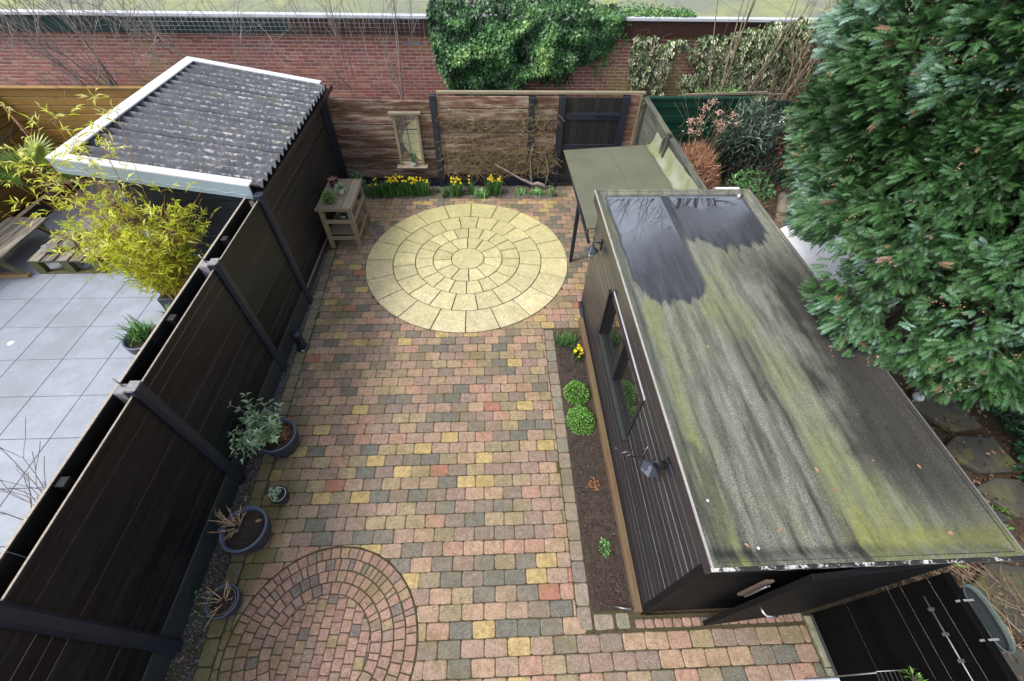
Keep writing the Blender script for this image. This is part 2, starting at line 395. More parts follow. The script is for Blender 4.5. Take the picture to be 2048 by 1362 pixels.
# ------------------------------------------------------------------ small brick circle at the bottom left
bc = MB(); bc.lathe([(0, 0), (SR, 0)], (SC[0], SC[1], -.005), 64); bc = bc.build('brick_circle', M_SAND, kind='structure')
for r0, r1 in ((.795, .895), (.682, .786), (.570, .673), (.460, .561)):
    a = random.uniform(0, .1); end = a+2*math.pi
    while a < end-.02:
        w = random.choice((.100, .104, .098, .102, .060))/r1 if random.random() < .9 else .11/r1
        if end-(a+w) < .04/r1: w = end-a
        p = arcpoly(SC, r0+random.uniform(0, .004), r1-random.uniform(0, .004), a, min(a+w, end), .010, 2)
        mid = a+w/2
        if SC[1]+r0*math.sin(mid) > -.30:
            c0 = MB(); inset_prism(p, -.04, random.uniform(.000, .005), c0, .005); c0.build('brick', M_CLINKER, bc)
        a += w
ang = math.radians(-4); ca, sa = math.cos(ang), math.sin(ang); colx = -.45; ci = 0
while colx < .45:
    yy = -.45+(.052 if ci % 2 else 0)-.02*random.random()
    while yy < .46:
        w, h = .092, random.choice((.100, .104, .102))
        p = [(px+colx+.048, py+yy+h/2) for px, py in rrect(w, h-.008, .006, .002, random)]
        p = [(SC[0]+x*ca-y*sa, SC[1]+x*sa+y*ca) for x, y in p]
        mx = sum(q[0] for q in p)/8-SC[0]; my = sum(q[1] for q in p)/8-SC[1]; d = math.hypot(mx, my)
        if max(math.hypot(q[0]-SC[0], q[1]-SC[1]) for q in p) > .452 and d > .3: p = clip(p, -mx/d, -my/d, -(mx*SC[0]+my*SC[1])/d-.452)
        p = tidy(p)
        if len(p) > 2 and area(p) > .0008 and SC[1]+my > -.28:
            c0 = MB(); c0.prism(p, -.04, random.uniform(.000, .005), .006, 0, .005); c0.build('brick', M_CLINKER, bc)
        yy += h
    colx += .098; ci += 1
# ------------------------------------------------------------------ gravel strip
gr = MB().add([(-3.2, -.6, -.03), (rl(-.6)-.004, -.6, -.03), (rl(6.6)-.004, 6.6, -.03), (-3.3, 6.6, -.03)], [(0, 1, 2, 3)]).build('gravel_strip', M_SOIL, kind='structure')
M_GRAVEL = m_basic('blue_grey_gravel', (.17, .175, .20), (.07, .072, .088), .6, 30, .2, .7)
def pebbles(n, pos, smin, smax, name, mat, parent=None, **kw):
    ico = np.array([(1, 0, 0), (-1, 0, 0), (0, 1, 0), (0, -1, 0), (0, 0, 1), (0, 0, -1)], float)
    fc = np.array([(0, 2, 4), (2, 1, 4), (1, 3, 4), (3, 0, 4), (2, 0, 5), (1, 2, 5), (3, 1, 5), (0, 3, 5)])
    V = np.zeros((n, 6, 3)); 
    for i in range(n):
        s = rng.uniform(smin, smax); R = np.linalg.qr(rng.normal(size=(3, 3)))[0]
        V[i] = (ico*rng.uniform(.5, 1.2, (6, 1))*np.array([1, .75, .5])*s) @ R + pos(i)
    F = (fc[None]+6*np.arange(n)[:, None, None]).reshape(-1, 3)
    return np_obj(name, mat, V.reshape(-1, 3), F, parent, kind='stuff', **kw)
def gpos(i):
    y = rng.uniform(-.1, 6.5)**1.0; x1 = rl(y)-.006; x0 = -3.10; return np.array([rng.uniform(min(x0, x1-.03), x1), y, -.016+rng.uniform(0, .018)])
pebbles(6500, gpos, .009, .020, 'gravel', M_GRAVEL, gr)
# ------------------------------------------------------------------ planting beds
def bed(name, mat, x0, x1, y0, y1, z, amp, parent=None):
    xs = np.linspace(x0, x1, max(8, int((x1-x0)/.035))); ys = np.linspace(y0, y1, max(8, int((y1-y0)/.035)))
    def zf(X, Y):
        Z = np.zeros_like(X)
        for i in range(X.shape[0]):
            for j in range(X.shape[1]): Z[i, j] = z+amp*mnoise.noise(Vector((X[i, j]*6, Y[i, j]*6, 0)))+amp*.7*mnoise.noise(Vector((X[i, j]*21, Y[i, j]*21, 3)))
        return Z
    return grid_obj(name, mat, xs, ys, zf, kind='structure')
bed('flower_bed', M_SOIL, .908, 1.40, .69, 4.43, .010, .012)
bed('flower_bed', M_FARBED, -2.98, 1.36, 8.33, 8.86, .004, .014)
def clods(x0, x1, y0, y1, n, mat, z, s0, s1, name='soil_crumbs'):
    pebbles(n, lambda i: np.array([rng.uniform(x0, x1), rng.uniform(y0, y1), z+rng.uniform(-.004, .008)]), s0, s1, name, mat)
M_CRUMB = m_basic('soil_crumb', (.11, .08, .062), (.025, .018, .014), .95, 20, .2, .8)
M_MULCH = m_basic('grey_brown_mulch', (.24, .19, .165), (.09, .07, .06), .95, 20, .2, .6)
clods(.93, 1.31, .72, 4.41, 3000, M_CRUMB, .014, .005, .016)
M_PALEC = m_basic('pale_grit', (.42, .38, .34), (.25, .22, .2), .9, 20, .1, .5)
clods(.93, 1.31, .72, 4.42, 420, M_PALEC, .018, .003, .008, 'pale_grit')
clods(-2.9, 1.3, 8.35, 8.84, 1800, M_MULCH, .010, .006, .018, 'bark_mulch')
# ------------------------------------------------------------------ neighbour's tiled terrace
def mat_tile():
    t = NT('grey_ceramic_tile'); w = t.wpos(); v = t.coord()
    col = t.mix(t.ramp(t.noise(v, 4, 7, .75, .4), [(.3, 0.), (.7, 1.)]), (.25, .28, .335), (.33, .36, .42))
    col = t.mix(t.ramp(t.noise(v, 30, 5, .8), [(.55, 0.), (.75, .25)]), col, (.17, .19, .22)); col = t.mix(t.ramp(t.noise(w, 1.3, 6, .7, .5), [(.42, 0.), (.62, .6)]), col, (.20, .22, .24))
    t.bump(t.noise(v, 60, 4), .05, .003); return t.done(col, .38)
M_TILE = mat_tile(); M_JOINT = m_basic('dark_mossy_joint', (.03, .035, .02), (.02, .02, .018), .9, 8)
terr = sheet('tiled_terrace', M_JOINT, -9.42, -3.34, -.6, 9.05, -.012)
for i in range(9):
    for j in range(-9, 6):
        x1 = -5.66+.648*(3-i)+.0; y0 = 5.38+.645*j
        x0 = x1-.648; 
        if x0 < -9.4 or y0 < -.4 and False: continue
        if x1 > -3.0: continue
        X1 = min(x1, -3.36); X0 = x0
        if X1-X0 < .05: continue
        MB().box((X0+.004, y0+.004, -.04), (X1-.004, y0+.641, -.0+random.uniform(-.0008, .0008)), 0, None, .0025).build('tile', M_TILE, terr)
# ================================================================== left fence
lf = thing('plank_fence', 'tall black horizontal plank fence with concrete posts along the left of the patio', 'fence', (-3.08, 2.8, 0))
postY = [.55, 2.18, 3.83, 5.22]
bays = [(-1.05, .55), (.55, 2.18), (2.18, 3.83), (3.83, 5.22)]
for py in postY+[-1.05]:
    b = MB(); w = .062
    pl = [(-3.13, py-w), (-3.05, py-w), (-3.02, py-w*.55), (-3.02, py+w*.55), (-3.05, py+w), (-3.13, py+w)]
    b.prism(pl, -.1, 1.955, .006); po = b.build('post', M_POST, lf)
    if py > 0 and py != 5.22:
        MB().box((-3.125, py-.055, 1.9555), (-3.03, py+.055, 1.962), 0, None, .003).build('bare_cap', M_POSTTOP, po)
        MB().box((-3.235, py-.05, 1.70), (-3.14, py+.05, 1.93), 0, None, .008).build('rear_block', M_POSTTOP, po)
        MB().tube([(-3.16, py+.01, 1.90), (-3.215, py+.03, 2.03)], .007, 6).build('bolt', M_STEEL, po)
for (a, b_) in bays:
    MB().box((-3.105, a+.06, -.1), (-3.062, b_-.06, .30), 0, None, .006).build('base_panel', M_BASE, lf)
    MB().box((-3.099, a+.06, .302), (-3.0785, b_-.06, 1.875)).build('tongue_backing', M_PALEWOOD, lf)
    z = .302
    while z < 1.87:
        h = min(.137, 1.885-z); g = random.choice((.0006, .001, .002, .0035, .0045, .005))
        t = random.uniform(-.002, .002)
        MB().box((-3.100+t, a+.061, z), (-3.074+t, b_-.061, z+h-g), 0, None, .0025).build('plank', M_BLACKWOOD, lf); z += h
    MB().box((-3.098, a+.061, 1.8855), (-3.084, b_-.061, 1.893)).build('bare_top_edge', M_PALEWOOD, lf)
nf = thing('board_fence', 'black boards of the neighbour\'s fence with pale top edge, close behind the plank fence', 'fence', (-3.25, 2.5, 0))
for i, (a, b_) in enumerate(((-1, .9), (.905, 2.75), (2.755, 4.0), (4.005, 5.2))):
    for k in range(12):
        z = .12+k*.149; MB().box((-3.262, a, z), (-3.238, b_, z+.146), 0, None, .002).build('plank', M_BLACKWOOD, nf)
MB().box((-3.268, -1, 1.909), (-3.246, 5.2, 1.914)).build('bare_top_edge', M_PALEWOOD, nf)
for y in (1.38, 3.05, 4.35, -.2): MB().box((-3.237, y-.04, .1), (-3.165, y+.04, 1.895), 0, None, .004).build('batten', M_BLACKWOOD, nf)
# ================================================================== left shed
ls = thing('garden_shed', 'neighbour\'s shed with grey corrugated roof, white edging and dark walls', 'shed', (-4.3, 7.1, 0))
RX0, RX1, RY0, RY1 = -5.38, -3.12, 5.27, 8.95
zr = lambda x: 2.03 + (2.42-2.03)*(RX1-x)/(RX1-RX0)
def mat_corr():
    t = NT('weathered_fibre_cement'); w = t.wpos(); v = t.coord(); sp = t.sep(w)
    col = t.mix(t.ramp(t.noise(w, 3, 7, .75), [(.35, 0.), (.65, 1.)]), (.045, .050, .072), (.105, .110, .13))
    wv = t.math('SINE', t.math('MULTIPLY', t.math('SUBTRACT', sp[1], RY0), 2*math.pi/.177)); crest = t.ramp(wv, [(.3, 0.), (.85, 1.)])
    lich = t.ramp(t.noise(w, 17, 6, .7), [(.50, 0.), (.60, 1.)]); side = t.n('MapRange'); side.inputs[1].default_value = -5.3; side.inputs[2].default_value = -3.9; side.inputs[3].default_value = .25; t.l(sp[0], side.inputs[0])
    col = t.mix(t.math('MULTIPLY', t.math('MULTIPLY', lich, t.math('ADD', t.math('MULTIPLY', crest, .7), .12)), side.outputs[0]), col, (.54, .52, .46))
    spots = t.n('TexVoronoi'); spots.inputs['Scale'].default_value = 24; t.l(w, spots.inputs['Vector'])
    col = t.mix(t.math('MULTIPLY', t.ramp(spots.outputs['Distance'], [(.16, 1.), (.22, 0.)]), t.math('MULTIPLY', lich, side.outputs[0])), col, (.02, .02, .018))
    ms = t.ramp(t.noise(t.wpos((1, 2.2, 1)), 2.3, 6, .75), [(.585, 0.), (.63, 1.)]); m2 = t.ramp(t.noise(w, 60, 3, .7), [(.45, 0.), (.55, 1.)])
    col = t.mix(t.math('MULTIPLY', ms, m2), col, (.075, .095, .018))
    col = t.mix(t.ramp(t.noise(w, 90, 3, .7), [(.6, 0.), (.72, .4)]), col, (.4, .4, .4))
    t.bump(t.noise(w, 50, 6, .8), .5, .006); return t.done(col, .8)
M_CORR = mat_corr(); M_WHITE = m_basic('white_metal_trim', (.80, .81, .84), (.70, .71, .74), .4, 5, .03, .05)
M_PALEBLUE = m_basic('pale_blue_fascia', (.36, .45, .50), (.30, .39, .44), .45, 3, .03, .05)
M_NAVY = m_basic('navy_cladding', (.018, .024, .038), (.012, .016, .026), .5, 20, .08, .2, (1, 8, 1))
ns = 4; Ls = (RY1-RY0-.16)/ns
for i in range(ns):
    ya, yb = RY0+.06+i*Ls, RY0+.06+(i+1)*Ls+(.05 if i < ns-1 else 0)
    ys = np.arange(ya, yb, .177/10); xs = np.linspace(RX0+.10, RX1+.04, 24)
    grid_obj('corrugated_sheet', M_CORR, xs, ys, lambda X, Y, i=i: 2.03+(2.42-2.03)*(RX1-X)/(RX1-RX0)+.040*np.sin((Y-RY0)*2*np.pi/.177)+.007*i-.045, ls)
    # underside edge thickness seen from the low side
xs = np.linspace(RX0+.1, RX1, 3)
M = MB()
def slopebox(y0, y1, x0, x1, dz0, dz1, name, mat):
    b = MB(); vs = []
    for z in (dz0, dz1):
        vs += [(x0, y0, zr(x0)+z), (x1, y0, zr(x1)+z), (x1, y1, zr(x1)+z), (x0, y1, zr(x0)+z)]
    b.add(vs, [(0, 3, 2, 1), (4, 5, 6, 7), (0, 1, 5, 4), (1, 2, 6, 5), (2, 3, 7, 6), (3, 0, 4, 7)]); return b.build(name, mat, ls)
slopebox(RY0-.04, RY0+.10, RX0, RX1-.04, .012, .030, 'edge_capping', M_WHITE)
slopebox(RY1-.12, RY1+.02, RX0, RX1-.04, .012, .030, 'edge_capping', M_WHITE)
slopebox(RY0+.102, RY1-.122, RX0, RX0+.15, .012, .030, 'edge_capping', M_WHITE)
slopebox(RY0-.038, RY0-.018, RX0+.002, RX1-.042, -.17, .011, 'fascia', M_PALEBLUE)
slopebox(RY0-.017, RY1+.01, RX0+.002, RX0+.02, -.17, .011, 'fascia', M_PALEBLUE)
slopebox(RY1-.01, RY1+.008, RX0+.022, RX1-.042, -.17, .011, 'fascia', M_PALEBLUE)
MB().box((RX0+.25, RY0+.34, 0), (-3.34, RY0+.40, 1.9)).build('front_wall', M_NAVY, ls)
for k in range(13):
    z = .05+k*.145; MB().box((RX0+.26, RY0+.318, z), (-3.35, RY0+.338, z+.138), 0, None, .004).build('front_board', M_NAVY, ls)
MB().box((RX0+.25, RY0+.41, 0), (RX0+.31, RY1-.1, 2.2)).build('side_wall', M_NAVY, ls)
MB().box((RX0+.32, RY1-.17, 0), (-3.34, RY1-.1, 1.9)).build('rear_wall', M_NAVY, ls)
# our side of it: dark plank cladding
ps = thing('plank_screen', 'dark brown plank screen rising beside the corrugated shed roof', 'fence', (-3.2, 7.2, 0))
yw0, yw1 = 5.30, 9.30
MB().box((-3.29, yw0, -.05), (-3.2125, yw1, 1.80)).build('backing_wall', M_PALEWOOD, ps)
z = .03
while z < 1.80:
    h = .120; t = random.uniform(-.0015, .0015); g = random.choice((.0015, .003, .004, .005))
    MB().box((-3.231+t, yw0, z), (-3.208+t, yw1-.05, min(z+h-g, 1.81)), 0, None, .002).build('plank', M_BROWNBLACK, ps); z += h
M_GUT = m_basic('dark_brown_gutter', (.032, .026, .028), (.02, .017, .018), .35, 10, .05, .1)
gtr = MB()
for (a, b_) in (((-3.225, 1.82), (-3.215, 1.90)), ((-3.10, 1.82), (-3.09, 1.90)), ((-3.215, 1.805), (-3.10, 1.82))):
    gtr.box((a[0], yw0+.02, a[1]), (b_[0], yw1-.0, b_[1]))
gtr.build('gutter', M_GUT, ps)
b = MB(); b.box((-3.205, 5.30, -.05), (-3.15, 5.40, 1.79), 0, None, .005); b.build('corner_post', M_POST, ps)
b = MB(); b.box((-3.205, 8.60, -.05), (-3.15, 8.70, 1.80), 0, None, .005); b.build('corner_post', M_POST, ps)
b = MB(); b.box((-3.205, 8.72, -.05), (-3.12, 8.82, 1.80), 0, None, .005); b.build('corner_post', M_POST, ps)
# ================================================================== back fence
bf = thing('timber_fence', 'weathered brown timber fence with thick horizontal boards at the back of the patio', 'fence', (-.9, 8.93, 0))
M_OLDWOOD = m_wood('old_brown_board', (.050, .022, .014), (.17, .085, .052), 'X', .85, (.38, .32, .265), .5, .8)
M_GREYWOOD = m_wood('silvered_timber', (.19, .15, .105), (.30, .25, .19), 'X', .85, (.20, .19, .11), .2, .4)
M_GREYWOODY = m_wood('silvered_timber_long', (.19, .15, .105), (.30, .25, .19), 'Y', .85, (.20, .19, .11), .2, .4)
M_GREYWOODZ = m_wood('silvered_timber_upright', (.19, .145, .095), (.30, .24, .165), 'Z', .85, (.18, .17, .09), .2, .4)
zz = [.19, .40, .63, .86, 1.09, 1.32, 1.55]
for bi, (a, b_, dz) in enumerate(((-3.14, -1.19, 0), (-1.06, .72, .10), (.85, 1.31, .10))):
    for k, z in enumerate(zz+([1.75] if False else [])):
        top = z+.212; sl = 0
        b = MB(); y = 8.865+random.uniform(-.008, .008)
        b.box((a+.003, y, z+dz*.8), (b_-.003, y+.05, top+dz*.8+(.0)), 0, None, .008)
        if bi == 0: b.v = [(x, yy, zq+(-.045*(x-a)/(b_-a)+.03)*(zq/1.7)) for x, yy, zq in b.v]
        b.build('board', M_OLDWOOD, bf)
    MB().box((a+.002, 8.885, -.1), (b_-.002, 8.93, .185+dz*.8), 0, None, .004).build('base_panel', M_POST, bf)
for x, t in ((-1.125, 1.87), (.785, 1.84)):
    MB().box((x-.06, 8.82, -.1), (x+.06, 8.94, t), 0, None, .008).build('post', M_POST, bf)
for x in (1.375, 2.62):
    MB().box((x-.06, 8.82, -.1), (x+.06, 8.94, 1.86), 0, None, .008).build('post', M_POST, bf)
MB().box((-1.05, 8.875, 1.875), (2.98, 8.945, 1.925), 0, None, .006).build('top_rail', M_GREYWOOD, bf)
for k in range(8):
    z = .1+k*.225; MB().box((2.69, 8.87, z), (2.88, 8.92, z+.215), 0, None, .01).build('board', m_old2 if k else (m_old2 := m_wood('red_brown_board', (.13, .045, .03), (.20, .09, .065), 'X', .8, (.30, .22, .17), .25, .5)), bf)
MB().box((2.885, 8.86, 0), (2.925, 8.93, 1.87), 0, None, .004).build('edge_strip', M_GREYWOODZ, bf)
gt = thing('garden_gate', 'black vertical plank gate with a strap hinge, right of the timber fence', 'gate', (2.0, 8.88, 0))
M_GATE = m_wood('black_gate_plank', (.010, .010, .011), (.022, .021, .022), 'Z', .55, None, .35, .25)
for k in range(8):
    x = 1.44+k*.1395; MB().box((x, 8.88+random.uniform(-.003, .003), .06), (x+.135, 8.905, 1.82), 0, None, .003).build('plank', M_GATE, gt)
for z in (1.42, .80, .14): 
    lg = MB().box((1.445, 8.855, z), (2.55, 8.876, z+.13), 0, None, .004).build('ledge', M_POST, gt)
    if z > 1: MB().box((2.05, 8.848, z+.04), (2.60, 8.854, z+.085), 0, None, .001).tube([(2.585, 8.845, z-.0), (2.585, 8.845, z+.14)], .014, 8).build('strap_hinge', M_BLACKMETAL, lg)
# ================================================================== right far fence
rf = thing('side_fence', 'weathered grey-black board fence with long ledges behind the lean-to roof', 'fence', (3.02, 7.2, 0))
M_GREYBLACK = m_wood('grey_black_board', (.035, .035, .033), (.075, .075, .07), 'Y', .8, (.11, .12, .07), .3, .4)
for k in range(12):
    z = .08+k*.143; MB().box((3.0+random.uniform(-.003, .003), 5.3, z), (3.028, 8.95, z+.138), 0, None, .003).build('plank', M_GREYBLACK, rf)
MB().box((2.965, 5.3, 1.80), (3.06, 8.95, 1.83), 0, None, .003).build('capping', M_GREYBLACK, rf)
for y in (7.15, 7.30, 8.75): MB().box((2.93, y-.035, .0), (2.998, y+.035, 1.90 if y == 7.15 else 1.78), 0, None, .004).build('post', M_GREYBLACK, rf)
# ================================================================== lean-to roof
lt = thing('lean_to_roof', 'olive-grey flat sheet roof on a thin black leg, between the shed and the gate', 'canopy', (2.1, 6.4, 0))
def mat_felt_olive():
    t = NT('algae_covered_sheet'); w = t.wpos()
    col = t.mix(t.ramp(t.noise(w, 1.6, 6, .6), [(.3, 0.), (.7, 1.)]), (.135, .135, .088), (.095, .10, .060))
    col = t.mix(t.ramp(t.noise(w, 12, 6, .8), [(.35, .35), (.6, 0.)]), col, (.15, .152, .125))
    col = t.mix(t.ramp(t.noise(w, 55, 3, .6), [(.68, 0.), (.74, .6)]), col, (.42, .42, .33))
    t.bump(t.noise(w, 40, 5, .7), .12, .004); return t.done(col, .55)
M_OLIVE = mat_felt_olive()
def quad_slab(pts, th, name, mat, parent):
    b = MB(); n = len(pts); vs = [Vector(p) for p in pts]+[Vector(p)-Vector((0, 0, th)) for p in pts]
    fs = [tuple(range(n)), tuple(reversed(range(n, 2*n)))]+[(k, k+n, (k+1) % n+n, (k+1) % n) for k in range(n)]
    return b.add(vs, fs).build(name, mat, parent)
zc = lambda x, y: 1.255+(8.0-y)*.07+(x-1.34)*.065
def cp(x, y, d=0): return (x, y, zc(x, y)+d)
quad_slab([cp(1.335, 5.115), cp(2.20, 5.115), cp(2.20, 7.90), cp(1.335, 7.90)], .022, 'roof_sheet', M_OLIVE, lt)
quad_slab([cp(2.17, 5.115, .014), cp(2.90, 5.115, .014), cp(2.90, 7.86, .014), cp(2.17, 7.86, .014)], .012, 'roof_sheet', M_OLIVE, lt)
def mat_flash():
    t = NT('algae_stained_flashing'); w = t.wpos(); col = t.mix(t.ramp(t.noise(w, 3, 5, .6), [(.4, 0.), (.6, 1.)]), (.17, .195, .09), (.24, .26, .19))
    t.bump(t.noise(w, 20, 4), .3, .01); return t.done(col, .7)
fl = MB()
for (y0, y1, d) in ((5.12, 6.75, .0), (6.70, 7.80, .012)):
    ys = [y0+(y1-y0)*k/8 for k in range(9)]; prof = [(2.84, .018+d), (2.90, .025+d), (2.945, .09+d), (2.965, .20+d), (2.985, .26+d)]
    b0 = len(fl.v); vs = []
    for y in ys:
        for (x, dz) in prof: vs.append((x+.008*math.sin(y*9), y, zc(2.9, y)+dz+.006*math.sin(y*14)))
    n = len(prof); fl.add(vs, [(i*n+j, (i+1)*n+j, (i+1)*n+j+1, i*n+j+1) for i in range(8) for j in range(n-1)], 0, True)
fl.build('flashing', mat_flash(), lt)
MB().box((1.37, 6.17, -.02), (1.43, 6.23, 1.36), 0, None, .004).build('leg', M_POST, lt)
MB().box((1.36, 5.115, 1.20), (1.40, 7.85, 1.24)).build('edge_rail', M_POST, lt)
MB().beam((1.345, 5.125, 1.405), (1.345, 5.20, 1.33), .03, .03).build('rail_end', M_BLACKMETAL, lt)
# ================================================================== right shed
sh = thing('timber_shed', 'long black timber shed with a mossy felt roof and window, right of the patio', 'shed', (2.4, 2.9, 0))
X0, X1, Y0, Y1, ZR = 1.345, 3.40, .615, 5.11, 2.055
WX, WY0, WY1 = 1.42, .68, 5.02
M_SHED = m_wood('black_weatherboard', (.009, .009, .013), (.021, .021, .028), 'Y', .33, (.030, .030, .036), .3, .3)
M_SHEDX = m_wood('black_weatherboard_front', (.004, .004, .005), (.009, .0085, .010), 'X', .6, None, .3, .3, .12)
M_GREYBACK = m_basic('grey_groove_sheen', (.55, .55, .60), (.36, .36, .40), .7, 30, .1, .1)  # pale grey paints the light reflected in the gaps between shed boards
M_INSIDE = m_basic('dark_interior', (.02, .018, .016), None, .9)
wy0, wy1, wz0, wz1 = 2.18, 3.70, .80, 1.52
nb = 15; bh = (1.93-.14)/nb
for k in range(nb):
    z = .14+k*bh; g = random.choice((.004, .006, .008, .009)); segs = [(WY0, WY1)]
    if z+bh > wz0 and z < wz1: segs = [(WY0, wy0), (wy1, WY1)]
    for a, b_ in segs:
        b = MB(); b.box((WX-.008+random.uniform(-.001, .001), a, z), (WX+.03, b_, z+bh-g), 0, None, .004)
        b.build('board', M_SHED, sh)
for a, b_ in ((WY0, wy0), (wy1, WY1)): MB().box((WX-.004, a, .142), (WX+.02, b_, 1.928)).build('groove_sheen', M_GREYBACK, sh)
for a, b_ in ((.14, wz0), (wz1, 1.93)): MB().box((WX-.004, wy0+.001, a+.001), (WX+.02, wy1-.001, b_-.001)).build('groove_sheen', M_GREYBACK, sh)
# window
M_FRAME = m_basic('black_window_frame', (.015, .014, .016), (.010, .010, .012), .4, 20, .1, .1)
tg = NT('dark_window_glass'); M_GLASS = tg.done((.012, .013, .013), .03, IOR=2.3, Specular_IOR_Level=.9)
wd = MB()
for (a, b_, c_, d_) in ((wy0, wy1, wz0, wz0+.05), (wy0, wy1, wz1-.05, wz1), (wy0, wy0+.05, wz0+.05, wz1-.05), (wy1-.05, wy1, wz0+.05, wz1-.05)):
    wd.box((WX-.02, a, c_), (WX+.05, b_, d_), 0, None, .002)
ym = (wy0+wy1)/2+.02
wd.box((WX-.045, ym-.05, wz0+.051), (WX+.05, ym+.05, wz1-.051), 0, None, .003)
w = wd.build('window', M_FRAME, sh)
for a, b_ in ((wy0+.051, ym-.051), (ym+.051, wy1-.051)): MB().box((WX+.012, a, wz0+.051), (WX+.02, b_, wz1-.051)).build('pane', M_GLASS, w)
MB().box((WX-.06, wy0-.02, wz0-.035), (WX+.0, wy1+.02, wz0-.003), 0, None, .006).build('ledge', M_BASE, w)
MB().box((WX-.065, wy1-.01, wz0), (WX-.021, wy1+.05, wz1+.02), 0, None, .006).build('shutter_strip', M_FRAME, w)
# sill
MB().box((1.325, .66, -.02), (1.395, 4.66, .115), 0, None, .006).build('base_board', m_wood('brown_base_board', (.115, .060, .033), (.17, .098, .058), 'Y', .8, (.14, .12, .05), .1, .4), sh)
MB().box((1.385, 4.67, -.02), (1.45, 5.0, .135), 0, None, .004).build('base_board', M_POST, sh)
MB().box((1.398, .68, .115), (1.45, 5.0, .138)).build('drip_edge', M_BLACKMETAL, sh)
# front (near) wall
k = 0; z = .05
while z < 1.93:
    MB().box((1.45, WY0-.012, z), (3.30, WY0+.02, z+.118), 0, None, .003).build('board', M_SHEDX, sh); z += .122
MB().box((1.40, WY0-.03, -.02), (1.452, WY0+.03, 1.93), 0, None, .003).build('corner_trim', M_SHEDX, sh)
MB().box((1.46, WY0+.03, 0), (3.3, WY1-.03, .02)).build('floor_panel', M_INSIDE, sh)
MB().box((3.26, WY0+.03, 0), (3.30, WY1, 1.93)).build('side_wall', M_SHED, sh)
MB().box((1.45, WY1-.04, 0), (3.25, WY1, 1.93)).build('rear_wall', M_SHEDX, sh)
dr = MB(); M = Matrix.Translation((3.0, .625, 0)) @ Matrix.Rotation(math.radians(4.2), 4, 'Z')
dr.box((-1.02, -.02, .03), (0, .02, 2.0), 0, M, .004); dr = dr.build('door', M_SHEDX, sh)
hd = MB().tube([(2.11, .545, .985), (2.12, .50, .985), (2.135, .478, .985), (2.20, .470, .98), (2.235, .472, .965)], [.011, .011, .011, .010, .007], 8)
hd.box((2.085, .546, .93), (2.135, .552, 1.03), 0, None, .001); hd.build('handle', m_basic('bright_metal', (.75, .76, .78), None, .25, 10, 0, 0, Metallic=.9), dr)
# roof
def sst(a, b, x): t = np.clip((x-a)/(b-a), 0, 1); return t*t*(3-2*t)
def roofz(X, Y):
    ex = np.minimum(X-X0, X1-X); ey = np.minimum(Y-Y0, Y1-Y); e = np.minimum(ex, ey)
    s = np.clip(e/.11, 0, 1); s = s*s*(3-2*s)
    Z = ZR - .050*s
    Z += .008*np.exp(-((X-2.22-.02*np.sin(Y*3))/.035)**2)*(s > .9)
    fl = np.where(X < 2.24, sst(3.0, 3.4, Y), sst(3.95, 4.3, Y))
    Z += .0025*np.sin(X*33+.6*np.sin(Y*2.1))*s*(1-fl)
    Z += .003*np.sin(Y*1.7+X)*s*(1-fl)
    return Z
def nz2(X, Y, sx, sy, oct_=4, seed=0.):
    o = np.zeros_like(X)
    for i in range(X.shape[0]):
        for j in range(X.shape[1]): o[i, j] = mnoise.fractal(Vector((X[i, j]*sx, Y[i, j]*sy, seed)), .6, 2.0, oct_)
    return o
def roofcol(X, Y):
    n1 = nz2(X, Y, 13, 1.6, 4, 1.); n2 = nz2(X, Y, 1.6, 1.3, 4, 5.); n3 = nz2(X, Y, 10, .55, 4, 9.)
    inner = sst(.085, .115, np.minimum(X-X0, X1-X))*sst(.07, .1, np.minimum(Y-Y0, Y1-Y))
    yb = np.where(X < 2.24, 3.03+.22*((X-1.85)/.36)**4+.05*n1, 4.02+.07*n1+.12*np.sin(X*4))
    wet = sst(-.03, .07, Y-yb-.05*n1)*inner*sst(1.44, 1.50, X+.03*n1)*sst(3.32, 3.24, X)
    wet = np.where((X > 2.20) & (X < 2.29), wet*.45, wet)
    deep = wet*sst(3.7, 4.7, Y+.5*(2.3-X)*(X < 2.24)-.35*(X > 2.3)+.12*n2)
    moss = .24+.30*n3+.32*n2
    moss += .38*np.exp(-((X-2.35-.08*(3-Y))/.22)**2)*sst(4.0, 2.4, Y)
    moss += .42*sst(1.7, .75, Y)*sst(1.6, 2.6, X)*(.7+.6*n3)+.7*np.exp(-((X-1.52)/.09)**2)*sst(1.35, .75, Y)
    moss += .55*np.exp(-((X-3.27)/.06)**2)*sst(2.6, 1.6, Y)+.85*np.exp(-((Y-.76)/.05)**2)*sst(2.1, 2.6, X)
    moss += .35*np.exp(-((X-1.53)/.05)**2)*sst(3.6, 2.6, Y)*sst(.6, 1.5, Y)
    dark = sst(2.55, 3.0, X+.25*n2+.06*n1-.05*(3-Y))*sst(4.2, 3.2, Y)*sst(.72, 1.6, Y+.55*(X-2.6))*.95
    dark += .55*sst(.05, .4, n3)*sst(3.2, 1.5, Y)*(X < 2.6)+.45*np.exp(-((X-2.235)/.018)**2)*sst(3.1, 2.9, Y)+.35*np.exp(-((X-2.33)/.05)**2)*sst(2.7, 2.4, Y)
    dark += .5*np.exp(-((Y-.70)/.035)**2)*sst(2.8, 2.2, X)+.12*(n1 > .2)
    moss *= (1-.8*np.clip(dark, 0, 1))*(1-wet)
    return np.stack([np.clip(wet*.55+deep*.45, 0, 1), np.clip(moss, 0, 1), np.clip(dark, 0, 1)], -1)
